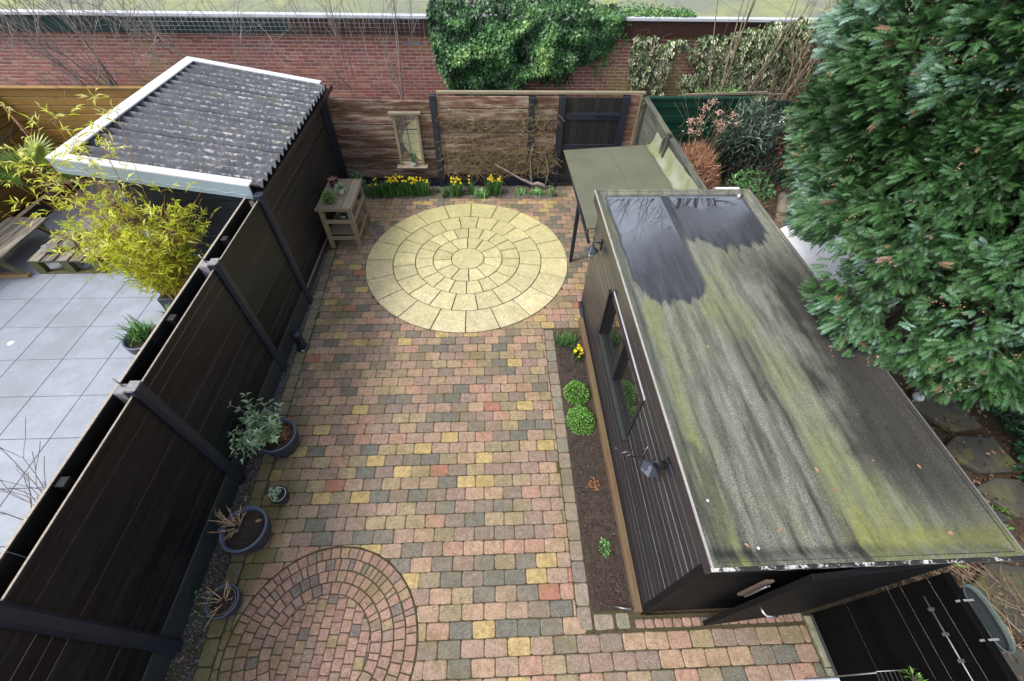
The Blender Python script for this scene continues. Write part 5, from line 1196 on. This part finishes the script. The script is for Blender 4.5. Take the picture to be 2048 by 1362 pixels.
# ================================================================== wall lanterns on the shed
tgl = NT('lantern_glass'); M_LGLASS = tgl.done((.55, .6, .62), .08, IOR=1.5)
M_SOLAR = m_basic('solar_cell', (.025, .035, .07), (.018, .022, .045), .2, 20, 0, 0)
M_LROOF = m_basic('lantern_slate_metal', (.05, .06, .085), (.035, .042, .06), .35, 10, .05, 0)
def flat(mb): mb.s = [False]*len(mb.s); return mb
def lantern(label, y, z, rz):
    o = thing('wall_lantern', label, 'lantern', (1.405, y, z), 'lanterns on the shed wall'); cx = 1.405-.10
    MB().tube([(1.41, y, z+.17), (1.37, y, z+.21), (1.30, y, z+.21), (cx, y, z+.17)], .010, 8).box((1.395, y-.03, z+.10), (1.412, y+.03, z+.24), 0, None, .003).build('arm', M_BLACKMETAL, o)
    n = 6; M = Matrix.Translation((cx, y, z+.03)) @ Matrix.Rotation(rz, 4, 'Z') @ Matrix.Scale(.78, 4)
    flat(MB().lathe([(0, .15), (.02, .15), (.03, .135), (.115, .06), (.112, .052), (0, .055)], (0, 0, 0), n, 0, M)).build('hood', M_LROOF, o)
    flat(MB().lathe([(.0, -.055), (.045, -.055), (.075, .048), (0, .050)], (0, 0, 0), n, 0, M)).build('glass_body', M_LGLASS, o)
    bars = MB()
    for k in range(n):
        a = 2*math.pi*k/n; bars.tube([M @ Vector((.048*math.cos(a), .048*math.sin(a), -.058)), M @ Vector((.079*math.cos(a), .079*math.sin(a), .05))], .004, 4)
    bars.lathe([(0, -.075), (.03, -.072), (.05, -.058), (.046, -.05)], (0, 0, 0), n, 0, M); bars.build('cage', M_BLACKMETAL, o)
    q = MB(); q.add([M @ Vector(v) for v in ((.055, -.028, .1135), (.095, -.035, .0775), (.095, .035, .0775), (.055, .028, .1135))], [(0, 1, 2, 3)]); q.build('solar_panel', M_SOLAR, o)
    MB().lathe([(0, .20), (.012, .197), (.018, .18), (.008, .165), (.022, .152)], (0, 0, 0), 10, 0, M).build('finial', M_BLACKMETAL, o)
lantern('six-sided solar lantern on the far part of the shed wall, near the thin roof leg', 4.58, 1.40, math.radians(180))
lantern('six-sided solar lantern on the near part of the shed wall, beside the scrolled bracket', 1.50, 1.46, math.radians(180))
br = thing('plant_bracket', 'scrolled metal hanging-plant bracket on the shed wall by the near lantern', 'bracket', (1.40, 1.78, 1.3))
b = MB(); b.tube([(1.40, 1.80, 1.27), (1.12, 1.80, 1.30), (1.10, 1.80, 1.335)], .006, 6)
pts = [(1.40, 1.80, 1.12)]+[(1.40-.17+.03*math.cos(t)*1.6-.00, 1.80, 1.20+.045*math.sin(t)) for t in np.linspace(-1.2, 3.8, 14)]; b.tube(pts, .005, 6)
b.tube([(1.404, 1.80, 1.08), (1.404, 1.80, 1.34)], .007, 6); b.build('scroll_arm', M_STEEL, br)
MB().tube([(1.34, .70, .03), (1.27, .69, .10), (1.20, .70, .09), (1.13, .73, .03)], .009, 8).build('grey_conduit', M_STEEL, None, 'short grey conduit bending out of the soil at the near shed corner', 'pipe')
sg = thing('thermometer_board', 'weathered little wooden board with a glass tube on the dark front of the shed', 'thermometer', (1.86, .60, 1.45))
MB().box((1.83, .585, 1.24), (1.89, .601, 1.72), 0, None, .004).build('board', m_basic('brown_grey_board', (.13, .095, .075), (.08, .06, .05), .8), sg)
MB().tube([(1.852, .568, 1.30), (1.852, .568, 1.66)], .006, 6).tube([(1.868, .569, 1.28), (1.868, .569, 1.68)], .003, 6).build('tube', M_STEEL, sg)
for x, z in ((2.62, 1.70), (2.30, .42), (2.75, 1.02)): pass
# roof outlet and small box at the far edge
MB().lathe([(0, .035), (.03, .032), (.04, .0), (.045, -.01)], (3.26, 5.02, ZR-.045), 14).build('roof_vent', M_STEEL, None, 'small round metal vent in the far right corner of the shed roof', 'vent')
ob = MB(); ob.box((3.02, 5.16, 1.86), (3.38, 5.30, 1.98), 0, None, .006); ob.box((3.04, 5.18, 1.981), (3.36, 5.28, 1.985), 1); ob.build('gutter_box', [M_POSTTOP, M_WHITE], None, 'grey gutter box behind the far right edge of the shed roof', 'gutter')
# ================================================================== tub on the low fence
tb_ = thing('oval_planter', 'oval metal planter full of dark water hanging outside the low black fence', 'planter', (3.27, .30, 1.5)); b = MB(); tc_ = (3.265, .335)
Rx, Ry = .070, .19
def oval(r, z, n=36):
    o = []
    for k in range(n):
        a = 2*math.pi*k/n; c_, s_ = math.cos(a), math.sin(a); e = 2/2.6
        o.append((tc_[0]+Rx*r*math.copysign(abs(c_)**e, c_), tc_[1]+Ry*r*math.copysign(abs(s_)**e, s_), z))
    return o
rings = [oval(.80, 1.42), oval(.86, 1.50), oval(1, 1.665), oval(1.05, 1.672), oval(1.03, 1.680), oval(.97, 1.672), oval(.93, 1.60)]
vs = sum(rings, []); n = 36; b.add(vs, [(i*n+k, i*n+(k+1) % n, (i+1)*n+(k+1) % n, (i+1)*n+k) for i in range(len(rings)-1) for k in range(n)]+[tuple(range(n-1, -1, -1))], 0, True)
b.build('tub', m_basic('green_grey_zinc', (.095, .13, .12), (.06, .08, .075), .5, 12, .1, 0), tb_)
tw = NT('still_dark_water'); M_WATER = tw.done((.010, .013, .012), .02, IOR=1.6)
b = MB(); b.add(oval(.955, 1.645), [tuple(range(36))]); b.build('water', M_WATER, tb_)
for y in (.43, .21): MB().box((3.13, y-.006, 1.712), (3.20, y+.006, 1.717)).box((3.102, y-.006, 1.68), (3.107, y+.006, 1.712)).build('hook', M_POSTTOP, tb_)
# rack in the corner
rk = thing('wire_rack', 'thin wire rack standing in the black corner at the bottom right', 'rack', (3.0, .05, 1.0)); b = MB()
for x in (2.80, 3.06): 
    for k in range(6): b.tube([(x+.035*k, .095, 1.0), (x+.035*k, -.25, .98)], .003, 4)
b.tube([(2.80, .097, 1.002), (3.24, .10, 1.004)], .004, 4); b.tube([(2.80, -.25, .98), (3.24, -.25, .98)], .004, 4)
for x in (2.80, 3.24): b.tube([(x, -.24, .98), (x, -.24, 0)], .006, 5); b.tube([(x, .09, 1.0), (x, .09, 0)], .006, 5)
b.build('wires', M_STEEL, rk)
dome('fern', 'small green leafy shoot poking over the wire rack', 'plant', (3.03, .03, 1.03), .05, .06, .05, 40, .05, M_BUSH, lw=.35)
# ================================================================== right-hand garden
def flag(pts, z, label):
    b = MB(); inset_prism([(x, y) for x, y in pts], -.05, z, b, .02); return b.build('flagstone', M_FLAG, None, label, 'flagstone', 'flagstones behind the shed')
M_FLAG = m_basic('mossy_flagstone', (.075, .070, .055), (.042, .040, .034), .8, 3, .4, .15, dirt=(.13, .125, .03, .8))
flag([(5.75, 2.95), (6.05, 2.55), (6.5, 2.60), (6.42, 3.1), (6.05, 3.35)], .02, 'flagstone farthest from the camera, half under the cypress tips')
flag([(5.70, 2.30), (6.0, 1.98), (6.55, 1.98), (6.50, 2.45), (6.05, 2.50)], .02, 'long grey-green flagstone, second from the cypress')
flag([(5.75, 1.80), (6.02, 1.45), (6.6, 1.35), (6.7, 1.85), (6.1, 1.92)], .02, 'flagstone with a yellow-green mossy edge at the right edge of the photo')
flag([(5.35, 1.60), (5.55, 1.38), (5.92, 1.42), (5.68, 1.78)], .01, 'small sunken flagstone next to the shed roof edge')
flag([(4.9, .75), (5.15, .30), (5.9, .30), (5.9, .9), (5.3, 1.0)], .02, 'large grey flagstone behind the oval planter')
flag([(4.6, .25), (4.8, -.3), (5.8, -.3), (5.6, .25)], .02, 'rough grey flagstone at the bottom right corner')
M_GIVY = m_leaf('ground_ivy_leaf', [(0, (.006, .018, .008)), (.5, (.014, .050, .018)), (1, (.04, .12, .04))], .4, .5)
n = 7500; P = np.stack([6.35+rng.random(n)*3.2, rng.uniform(.9, 5.0, n), np.zeros(n)], -1); dd = P[:, 0]-6.5-.25*np.sin(P[:, 1]*3); P = P[dd > 0]; n = len(P); P[:, 2] = .04+.35*rng.random(n)*np.clip(P[:, 0]-6.5, .1, 1.2)
scatter('ground_ivy', M_GIVY, P, rv(n)+np.array([-.3, 0, .2]), rv(n)+np.array([-.4, -.1, 1.2]), rng.uniform(.06, .11, n), rng.uniform(.06, .10, n), IVY, rng.random(n), None)
n = 4200; P = np.stack([rng.uniform(3.6, 6.7, n), rng.uniform(-.6, 4.2, n), .0+rng.random(n)*.05-.05], -1); P[::4, 2] = .03
scatter('leaf_litter', m_leaf('brown_litter_leaf', [(0, (.05, .028, .018)), (.6, (.17, .09, .05)), (1, (.36, .22, .13))], .85, .5), P, rv(n)*np.array([1, 1, .25]), rv(n)*.5+np.array([0, 0, 1.]), rng.uniform(.03, .08, n), rng.uniform(.015, .04, n), LANCE, rng.random(n)**2, None)
n = 500; P = np.stack([rng.uniform(3.9, 5.4, n), rng.uniform(.2, 1.3, n), .02+rng.random(n)*.10], -1)
scatter('dry_stalks', m_leaf('dry_tan_stalk', [(0, (.16, .10, .06)), (1, (.42, .32, .22))], .9, .4), P, rv(n)*np.array([1, 1, .3]), rv(n), rng.uniform(.15, .4, n), .007, BLADE, rng.random(n), None)
n = 260; P = np.array([5.2, 1.45, .1])+rng.normal(size=(n, 3))*np.array([.22, .14, .05]); o = thing('fern', 'fresh green ferny plant beyond the near right corner of the shed roof', 'plant', (5.2, 1.45, 0))
scatter('leaves', M_BUSH, P, rv(n)+np.array([0, 0, .4]), rv(n)+np.array([0, 0, .8]), rng.uniform(.05, .12, n), .03, LANCE, rng.random(n), o)
wt = thing('white_table', 'bright white rounded surface glimpsed between the shed roof and the cypress', 'table', (5.45, 5.45, 0))
MB().lathe([(0, .70), (.80, .70), (.82, .715), (.82, .73), (.80, .74), (0, .745)], (5.45, 5.45, 0), 48).build('top', m_basic('white_plastic', (.93, .93, .95), (.90, .90, .92), .8, 3, 0, 0), wt)
MB().tube([(5.45, 5.45, 0), (5.45, 5.45, .70)], .04, 10).lathe([(0, 0), (.25, 0), (.24, .03), (.05, .05)], (5.45, 5.45, -.02), 20).build('pedestal', M_WHITE, wt)
gb = thing('stake_light', 'small shiny glass stake light by the roof edge under the cypress', 'lamp', (4.81, 2.51, 0))
MB().tube([(4.81, 2.51, -.05), (4.81, 2.51, .95)], .008, 6).build('stake', M_STEEL, gb); MB().lathe([(0, 1.0), (.045, .99), (.06, .96), (.05, .93), (0, .92)], (4.81, 2.51, 0), 14).build('lamp_head', M_LGLASS, gb)
# ornamental grass, hydrangea and shrubs behind the side fence
M_COPPER = m_leaf('copper_dry_grass', [(0, (.20, .08, .045)), (.5, (.42, .20, .11)), (1, (.62, .40, .26))], .8, .35)
og = thing('dry_grass_clump', 'dense copper-brown dry spiraea clump behind the side fence', 'shrub', (3.95, 7.75, 0)); n = 8500
a = rng.uniform(0, 6.283, n); q = rng.random(n)**.5; P = np.stack([3.86+.66*q*np.cos(a), 7.75+.85*q*np.sin(a), .15+1.22*(1-q**2)*rng.uniform(.55, 1.05, n)], -1)
scatter('stems', M_COPPER, P, rv(n)*.75+np.array([0, 0, .8])+np.stack([np.cos(a)*q, np.sin(a)*q, q*0], -1)*.6, rv(n), rng.uniform(.08, .2, n), .008, BLADE, rng.random(n), og)
MB().lathe([(0, 1.1), (.35, .9), (.50, .4), (.45, 0)], (3.86, 7.75, 0), 14).build('base', m_basic('dark_stem_mass', (.07, .035, .025), None, .9, 30, .5, 0), og)
hy = thing('dry_hydrangea', 'tall hydrangea with pinkish dried flower heads in front of the green fence', 'shrub', (4.15, 8.4, 0)); b = MB(); heads = []
for i, (hx, hz) in enumerate(((3.80, 1.60), (3.95, 1.88), (3.90, 1.68), (4.62, 1.68), (4.33, 1.62), (4.10, 1.95), (4.22, 1.82), (3.82, 1.45), (4.0, 1.42), (4.45, 1.50), (4.72, 1.55), (4.38, 1.48))):
    y = 8.3+random.uniform(-.15, .2); b.tube([(4.15+random.uniform(-.1, .1), 8.45, 0), ((4.15+hx)/2, 8.4, hz*.55), (hx, y, hz)], [.008, .006, .004], 5, 0, False); heads.append((hx, y, hz))
for i in range(60):
    x = 3.35+random.random()*1.3; b.tube([(x, 8.5, 0), (x+random.uniform(-.1, .1), 8.4, .8), (x+random.uniform(-.35, .2), 8.3+random.uniform(-.2, .2), random.uniform(1.0, 1.55))], [.006, .004, .002], 4, 0, False)
b.build('stems', M_TWIGYEL, hy); PP = np.concatenate([np.array(h)+rng.normal(size=(60, 3))*np.array([.045, .045, .028]) for h in heads]); n = len(PP)
scatter('flower_heads', m_leaf('faded_pink_petal', [(0, (.35, .19, .13)), (1, (.72, .50, .40))], .8, .25), PP, rv(n), rv(n), .028, .026, LANCE, rng.random(n), hy)
def shrub(name, label, c, rx, ry, rz, n, leaf, lw, mat, tw=M_BARK, cat='shrub'):
    o = thing(name, label, cat, (c[0], c[1], 0)); s = rv(n); rr = rng.random((n, 1))**.4; P = np.array(c)+s*rr*np.array([rx, ry, rz]); P = P[P[:, 2] > .03]; m = len(P); r = random.Random(n)
    lump = np.array([mnoise.noise(Vector(p)*2.6) for p in P])
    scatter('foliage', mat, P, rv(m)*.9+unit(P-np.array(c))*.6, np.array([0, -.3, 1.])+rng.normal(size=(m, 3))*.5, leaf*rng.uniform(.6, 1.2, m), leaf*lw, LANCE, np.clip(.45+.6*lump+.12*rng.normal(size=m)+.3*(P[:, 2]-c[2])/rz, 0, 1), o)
    mb = MB()
    for i in range(5): branch(mb, (c[0], c[1], 0), (r.uniform(-.5, .5)*rx, r.uniform(-.5, .5)*ry, c[2]+.1), c[2]+rz*.4, .018, 2, r, spread=.5, kids=2, up=.15, seg=4)
    mb.build('stems', tw, o); return o
M_DKGREY = m_leaf('grey_green_long_leaf', [(0, (.015, .035, .022)), (.5, (.055, .10, .07)), (1, (.17, .25, .18))], .45, .3)
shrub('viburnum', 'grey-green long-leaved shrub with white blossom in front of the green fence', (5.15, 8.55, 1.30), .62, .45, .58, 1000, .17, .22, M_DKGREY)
n = 26; P = np.array([5.55, 8.3, 1.62])+rng.normal(size=(n, 3))*np.array([.12, .1, .08]); scatter('blossom', M_WHITE, P, rv(n), rv(n), .04, .03, LANCE, .5, bpy.data.objects['viburnum'])
qn = shrub('quince', 'dark twiggy shrub dotted with scarlet flowers next to the cypress', (6.0, 8.6, 1.05), .5, .5, .75, 500, .06, .5, M_GIVY, M_TWIGRED)
n = 170; P = np.array([6.0, 8.35, 1.2])+rng.normal(size=(n, 3))*np.array([.28, .2, .40]); scatter('flowers', m_leaf('scarlet_petal', [(0, (.50, .03, .02)), (1, (.75, .10, .06))], .5, .2), P, rv(n), rv(n), .035, .032, LANCE, rng.random(n), qn)
shrub('pieris', 'fresh green glossy-leaved shrub between copper grass and cypress', (5.15, 7.70, .45), .45, .50, .45, 900, .12, .30, m_leaf('fresh_glossy_leaf', [(0, (.02, .06, .02)), (.5, (.06, .18, .05)), (1, (.17, .36, .13))], .35, .3))
shrub('hebe', 'dark green low shrub under the red-flowered quince', (5.75, 8.35, .45), .5, .4, .5, 700, .06, .5, M_GIVY)
shrub('brown_shrub', 'rusty brown twiggy undergrowth beside the cypress and the roof corner', (4.75, 6.75, .45), .65, .60, .45, 1500, .08, .12, m_leaf('rusty_twig_leaf', [(0, (.07, .035, .022)), (.5, (.20, .10, .06)), (1, (.40, .22, .13))], .85, .4), M_TWIGRED)
shrub('laurel', 'bright green laurel growing behind the green metal fence', (5.0, 9.9, 1.15), .85, .4, .55, 900, .13, .38, m_leaf('laurel_leaf', [(0, (.03, .08, .015)), (.5, (.09, .22, .04)), (1, (.22, .42, .10))], .4, .3))
shrub('cotoneaster', 'straggly tan and green shrub between variegated ivy and cypress', (6.4, 9.3, 1.4), .6, .5, .6, 900, .05, .45, m_leaf('olive_tan_leaf', [(0, (.06, .05, .02)), (.5, (.18, .14, .07)), (1, (.34, .26, .12))], .7, .4), M_TWIGTAN)
shrub('yew', 'shadowy green conifer bush behind the leaning pale trunk at the top right', (7.0, 10.1, 1.9), .75, .5, .95, 2600, .14, .10, m_leaf('yew_needle', [(0, (.01, .022, .008)), (.5, (.035, .07, .02)), (1, (.11, .16, .05))], .6, .4))
lg = MB(); lg.tube([(5.9, 7.7, .4), (5.65, 7.15, .35), (5.35, 6.6, .3)], [.09, .10, .09], 8); lg.build('log', M_GREYWOOD, None, 'pale weathered log lying beside the brown undergrowth', 'log')
shrub('rose', 'tangled leafy rose between hydrangea stems and green metal fence', (4.55, 8.75, .95), .65, .2, .6, 420, .07, .5, M_GIVY, M_TWIGYEL)
# ================================================================== neighbour's terrace: bamboo and palm
M_BAM = m_leaf('yellow_green_bamboo_leaf', [(0, (.20, .26, .012)), (.35, (.46, .54, .025)), (.7, (.70, .76, .07)), (1, (.90, .88, .34))], .5, .25, .35)
M_CULM = m_basic('golden_culm', (.55, .25, .04), (.40, .24, .05), .5, 10, .05, .3)
bm = thing('bamboo', 'big bright yellow-green bamboo arching over the neighbour\'s terrace', 'bamboo', (-4.92, 5.08, 0)); cu = MB(); P, D, N = [], [], []; r = random.Random(9)
for i in range(104):
    a = r.uniform(0, 6.283); q = r.random()**.6; bx, by = -4.90+.22*q*math.cos(a), 5.07+.18*q*math.sin(a); H = r.uniform(1.0, 2.1) if i > 22 else r.uniform(2.2, 3.1)
    lean = Vector((.72*math.cos(a)*q+.10, .50*math.sin(a)*q-.10, 0))
    if i <= 22: lean = Vector((-.10+.34*math.cos(a)*q, -.02+.25*math.sin(a)*q, 0))
    pts = []; n = 9
    for k in range(n):
        t = k/(n-1); pts.append(Vector((bx, by, .35))+lean*(t**1.5)*H*.75+Vector((0, 0, H*(t-.12*t*t))))
    pts = [Vector((min(p.x, -3.40-.1*r.random()), min(p.y, 5.15) if p.z < 2.05 and p.x > -5.5 else p.y, p.z)) for p in pts]
    cu.tube(pts, [.006-.004*k/(n-1) for k in range(n)], 4, 0, False)
    for k in range(2, n):
        for s in range(r.choice((1, 1, 2, 2)) if k < n-1 else 2):
            p0 = pts[k]+Vector((r.gauss(0, .02), r.gauss(0, .02), r.uniform(-.12, .05))); d = Vector((r.gauss(0, 1), r.gauss(0, 1), r.uniform(.0, .9))).normalized(); L = r.uniform(.10, .28)
            p1 = p0+d*L
            if p1.x > -3.36 or (p1.y > 5.18 and 1.8 < p1.z < 2.45 and p1.x > -5.5): continue
            cu.tube([p0, p1], [.0024, .0013], 3, 0, False)
            for m in range(r.choice((4, 5, 6, 8))):
                P.append(tuple(p0+d*L*r.uniform(.15, 1.05))); D.append(tuple(d*.8+Vector((r.gauss(0, .55), r.gauss(0, .55), r.gauss(-.05, .45))))); N.append((r.gauss(0, .5), r.gauss(0, .5), 1))
cu.build('culms', M_CULM, bm, kind='stuff'); P, D, N = map(np.array, (P, D, N)); n = len(P); print('bamboo leaves', n)
scatter('leaves', M_BAM, P, D, N, rng.uniform(.07, .135, n), rng.uniform(.013, .021, n), LANCE, np.clip(.42+.30*(P[:, 2]-1)/1.2+.2*rng.normal(size=n), 0, 1), bm)
bxp = thing('bamboo_planter', 'dark square planter at the foot of the bamboo', 'planter', (-4.92, 5.08, 0)); MB().box((-5.14, 4.90, 0), (-4.66, 5.28, .40), 0, None, .01).build('box', M_POT, bxp)
MB().box((-5.12, 4.92, .401), (-4.68, 5.26, .41)).build('soil', M_POTSOIL, bxp)
M_PALM = m_leaf('palm_leaf', [(0, (.04, .09, .01)), (.5, (.13, .25, .03)), (1, (.36, .48, .09))], .45, .25)
pm = thing('fan_palm', 'small fan palm with split green leaves in front of the amber fences', 'palm', (-8.75, 8.1, 0)); tk = MB().tube([(-8.75, 8.1, 0), (-8.72, 8.08, .55)], [.11, .10], 8); tk.build('trunk', M_BARK, pm); r = random.Random(2)
for i in range(12):
    a = i*.65+.2; el = r.uniform(.25, 1.1); d = Vector((math.cos(a)*math.cos(el), math.sin(a)*math.cos(el), math.sin(el))); L = r.uniform(.35, .6); c = Vector((-8.72, 8.08, .55)); e = c+d*L
    if e.x < -9.3: continue
    X = d.cross(Vector((0, 0, 1))).normalized(); Y = d; m = 22; ang = np.linspace(-2.1, 2.1, m)
    DD = np.array([tuple(Y*math.cos(t)+X*math.sin(t)+Vector((0, 0, -.12))) for t in ang]); PP = np.tile(np.array(e), (m, 1))
    lf_ = scatter('frond', M_PALM, PP, DD, np.tile(np.array(Y.cross(X)*-1), (m, 1)), .42*(1-.12*np.abs(ang)), .04, BLADE, .35+.3*rng.random(), pm, .4, kind=None)
    MB().tube([c, e], .008, 5).build('leaf_stalk', M_PALM, lf_) if False else None
# pots along the shed front
M_NAVYPOT = m_basic('navy_planter', (.022, .032, .055), (.016, .022, .04), .4, 6, .05, 0)
pot('wide navy bowl planter below the neighbour\'s shed front', (-7.05, 7.55, 0), .34, .34, 'planter', M_NAVYPOT, M_NAVYPOT, .6, .9, 'bowl_planter', None)
pot('dark grey round pot with strap leaves beside the plank fence', (-5.04, 4.20, 0), .245, .34, 'pot', M_POT, M_POTRIM, .62, .88, 'plant_pot', 'pots on the neighbour terrace')
clump_leaves('strap_leaf_plant', M_BLADE, (-5.04, 4.20, .30), 130, .30, .017, .18, 0, .75, None, .95, label='green strap-leaved agapanthus in the dark grey pot on the terrace', cat='plant', kind=None)
pot('small black pot with grassy leaves between bamboo and strap-leaved plant', (-4.86, 4.68, 0), .14, .26, 'pot', M_BLACKMETAL, M_BLACKMETAL, .75, .9, 'plant_pot', 'pots on the neighbour terrace')
clump_leaves('grassy_plant', M_PALEBLADE, (-4.86, 4.68, .23), 40, .26, .018, .08, 0, .35, None, .9, label='few pale grassy leaves in the small black pot by the bamboo', cat='plant', kind=None)
MB().lathe([(0, .004), (.036, .004), (.045, .0035), (.047, .001)], (-7.26, 4.42, 0), 24).build('deck_light', m_basic('frosted_lens', (.75, .78, .8), None, .15, 5, 0, 0), None, 'round flush spotlight set in a grey terrace tile', 'light')
bare('bare_shrub', 'leafless spiky shrub on the neighbour terrace at the lower left edge', 'shrub', (-4.55, 1.55, 0), M_TWIGGREY,
     [((-.55, .75, .7), 1.0, .010, 1, dict(spread=.45, kids=2, up=.1, seg=5, wob=.06, shrink=.5)), ((-.8, .2, .6), 1.1, .010, 2, dict(spread=.4, kids=2, up=.1, seg=5, wob=.06, shrink=.5)), ((-.6, -.5, .7), 1.1, .009, 2, dict(spread=.4, kids=2, up=.1, seg=5, wob=.06, shrink=.5)), ((-.1, .6, .9), 1.0, .009, 1, dict(spread=.4, kids=2, up=.1, seg=5, wob=.06, shrink=.5)), ((-.9, .6, .3), .9, .008, 1, dict(spread=.4, kids=2, up=.1, seg=5, wob=.06, shrink=.5))], 44)
# wooden lounger, pallet, stones, beam
M_ROUGH = m_wood('rough_weathered_plank', (.20, .165, .12), (.10, .085, .065), 'Y', .9, (.34, .31, .26), .3, .7)
M_ROUGHX = m_wood('rough_weathered_plank_cross', (.17, .145, .10), (.09, .08, .055), 'X', .9, (.13, .14, .05), .3, .7)
lo = thing('wooden_lounger', 'rough weathered wooden lounger at the left edge of the neighbour\'s terrace', 'lounger', (-8.5, 6.5, 0))
for k in range(3):
    MB().box((-8.86+k*.235, 5.75+.0*k, .36), (-8.86+k*.235+.228, 7.12+random.uniform(-.03, .03), .40), 0, None, .005).build('seat_plank', M_ROUGH, lo)
for k in range(3):
    t = .13+k*.17; MB().cbox((-8.93-t*.55, 6.42, .42+t*.80), (.15, 1.34, .03), 0, 0, math.radians(55), 0, .005).build('back_plank', M_ROUGH, lo)
for y in (5.95, 6.95):
    MB().beam((-8.30, y, .355), (-8.02, y, -.0), .045, .09, 0, .003).build('leg', M_ROUGHX, lo); MB().beam((-8.9, y, .355), (-9.1, y, 0), .045, .09, 0, .003).build('leg', M_ROUGHX, lo)
    MB().box((-8.9, y-.03, .29), (-8.18, y+.03, .355), 0, None, .003).build('cross_rail', M_ROUGHX, lo)
pl = thing('pallet_table', 'low pallet table with green algae on its blocks, beside the lounger', 'pallet', (-7.3, 6.3, 0)); px0, px1, py0, py1 = -7.88, -6.74, 6.0, 6.72
for k in range(5):
    w = (px1-px0)/5; MB().box((px0+k*w+.02, py0, .27), (px0+(k+1)*w-.02, py1, .292), 0, None, .004).build('top_slat', M_ROUGH, pl)
for y in (py0+.002, (py0+py1)/2-.05, py1-.10): MB().box((px0+.003, y, .245), (px1-.003, y+.095, .268), 0, None, .003).build('cross_board', M_ROUGHX, pl)
M_MOSSW = m_basic('algae_green_block', (.07, .08, .022), (.13, .12, .05), .9, 8, .5, .3)
for x in (px0+.003, (px0+px1)/2-.07, px1-.15):
    for y in (py0+.004, (py0+py1)/2-.05, py1-.10): MB().box((x, y, .03), (x+.145, y+.092, .243), 0, None, .006).build('block', M_MOSSW, pl)
for y in (py0+.002, (py0+py1)/2-.05, py1-.10): MB().box((px0+.0, y, .002), (px1, y+.095, .028), 0, None, .003).build('bottom_board', M_MOSSW, pl)
def rock(label, c, s, seed, mat):
    r = random.Random(seed); b = bmv = []; me = MB(); n = 3
    vs, fs = [], []
    import bmesh
    bm_ = bmesh.new(); bmesh.ops.create_icosphere(bm_, subdivisions=2, radius=1)
    for v in bm_.verts:
        k = 1+.35*mnoise.noise(v.co*1.3+Vector((seed, 0, 0)))+.12*mnoise.noise(v.co*4+Vector((seed, 0, 0))); v.co = Vector((v.co.x*s[0], v.co.y*s[1], max(v.co.z, -.75)*s[2]))*k
    vs = [v.co+Vector(c) for v in bm_.verts]; fs = [tuple(v.index for v in f.verts) for f in bm_.faces]; bm_.free()
    me.add(vs, fs); return me.build('rock', mat, None, label, 'rock', 'rocks on the pallet table')
M_ROCK = m_basic('grey_broken_rock', (.30, .28, .26), (.14, .13, .12), .9, 7, .7, .1); M_ROCKG = m_basic('green_grey_rock', (.27, .27, .16), (.16, .17, .08), .9, 7, .7, .1)
rock('long grey broken rock at the front left of the pallet table', (-7.62, 6.27, .34), (.15, .10, .075), 1, M_ROCK); rock('greenish angular rock in the middle of the pallet table', (-7.33, 6.35, .35), (.10, .09, .085), 2, M_ROCKG); rock('mossy rock at the back of the pallet table', (-7.40, 6.60, .34), (.09, .08, .075), 3, M_ROCKG)
MB().box((-9.3, 5.90, .0), (-7.98, 5.99, .06), 0, None, .006).build('timber_beam', M_wb if 'M_wb' in globals() else m_wood('fresh_tan_timber', (.42, .28, .14), (.34, .22, .11), 'X', .7, None, .1, .2), None, 'short tan timber beam lying on the tiles below the lounger', 'beam')
wp = MB()
# fairy-light wire along the pale fascia
pts = []
for k in range(40): x = RX0+.05+k*.055; pts.append((x, RY0-.045, zr(x)-.09-.03*abs(math.sin(k*.8))))
wp.tube(pts, .0022, 4); wp.build('light_wire', M_WHITE, None, 'thin fairy-light wire looped along the pale blue fascia', 'wire')
# pale sill sliver at the bottom edge of the frame
MB().box((.35, -.30, 3.0), (1.235, .035, 3.03), 0, None, .004).build('window_sill', m_basic('pale_blue_sill', (.55, .62, .74), None, .4, 3, 0, 0), None, 'pale blue-white edge of a sill at the bottom of the photo', 'sill')
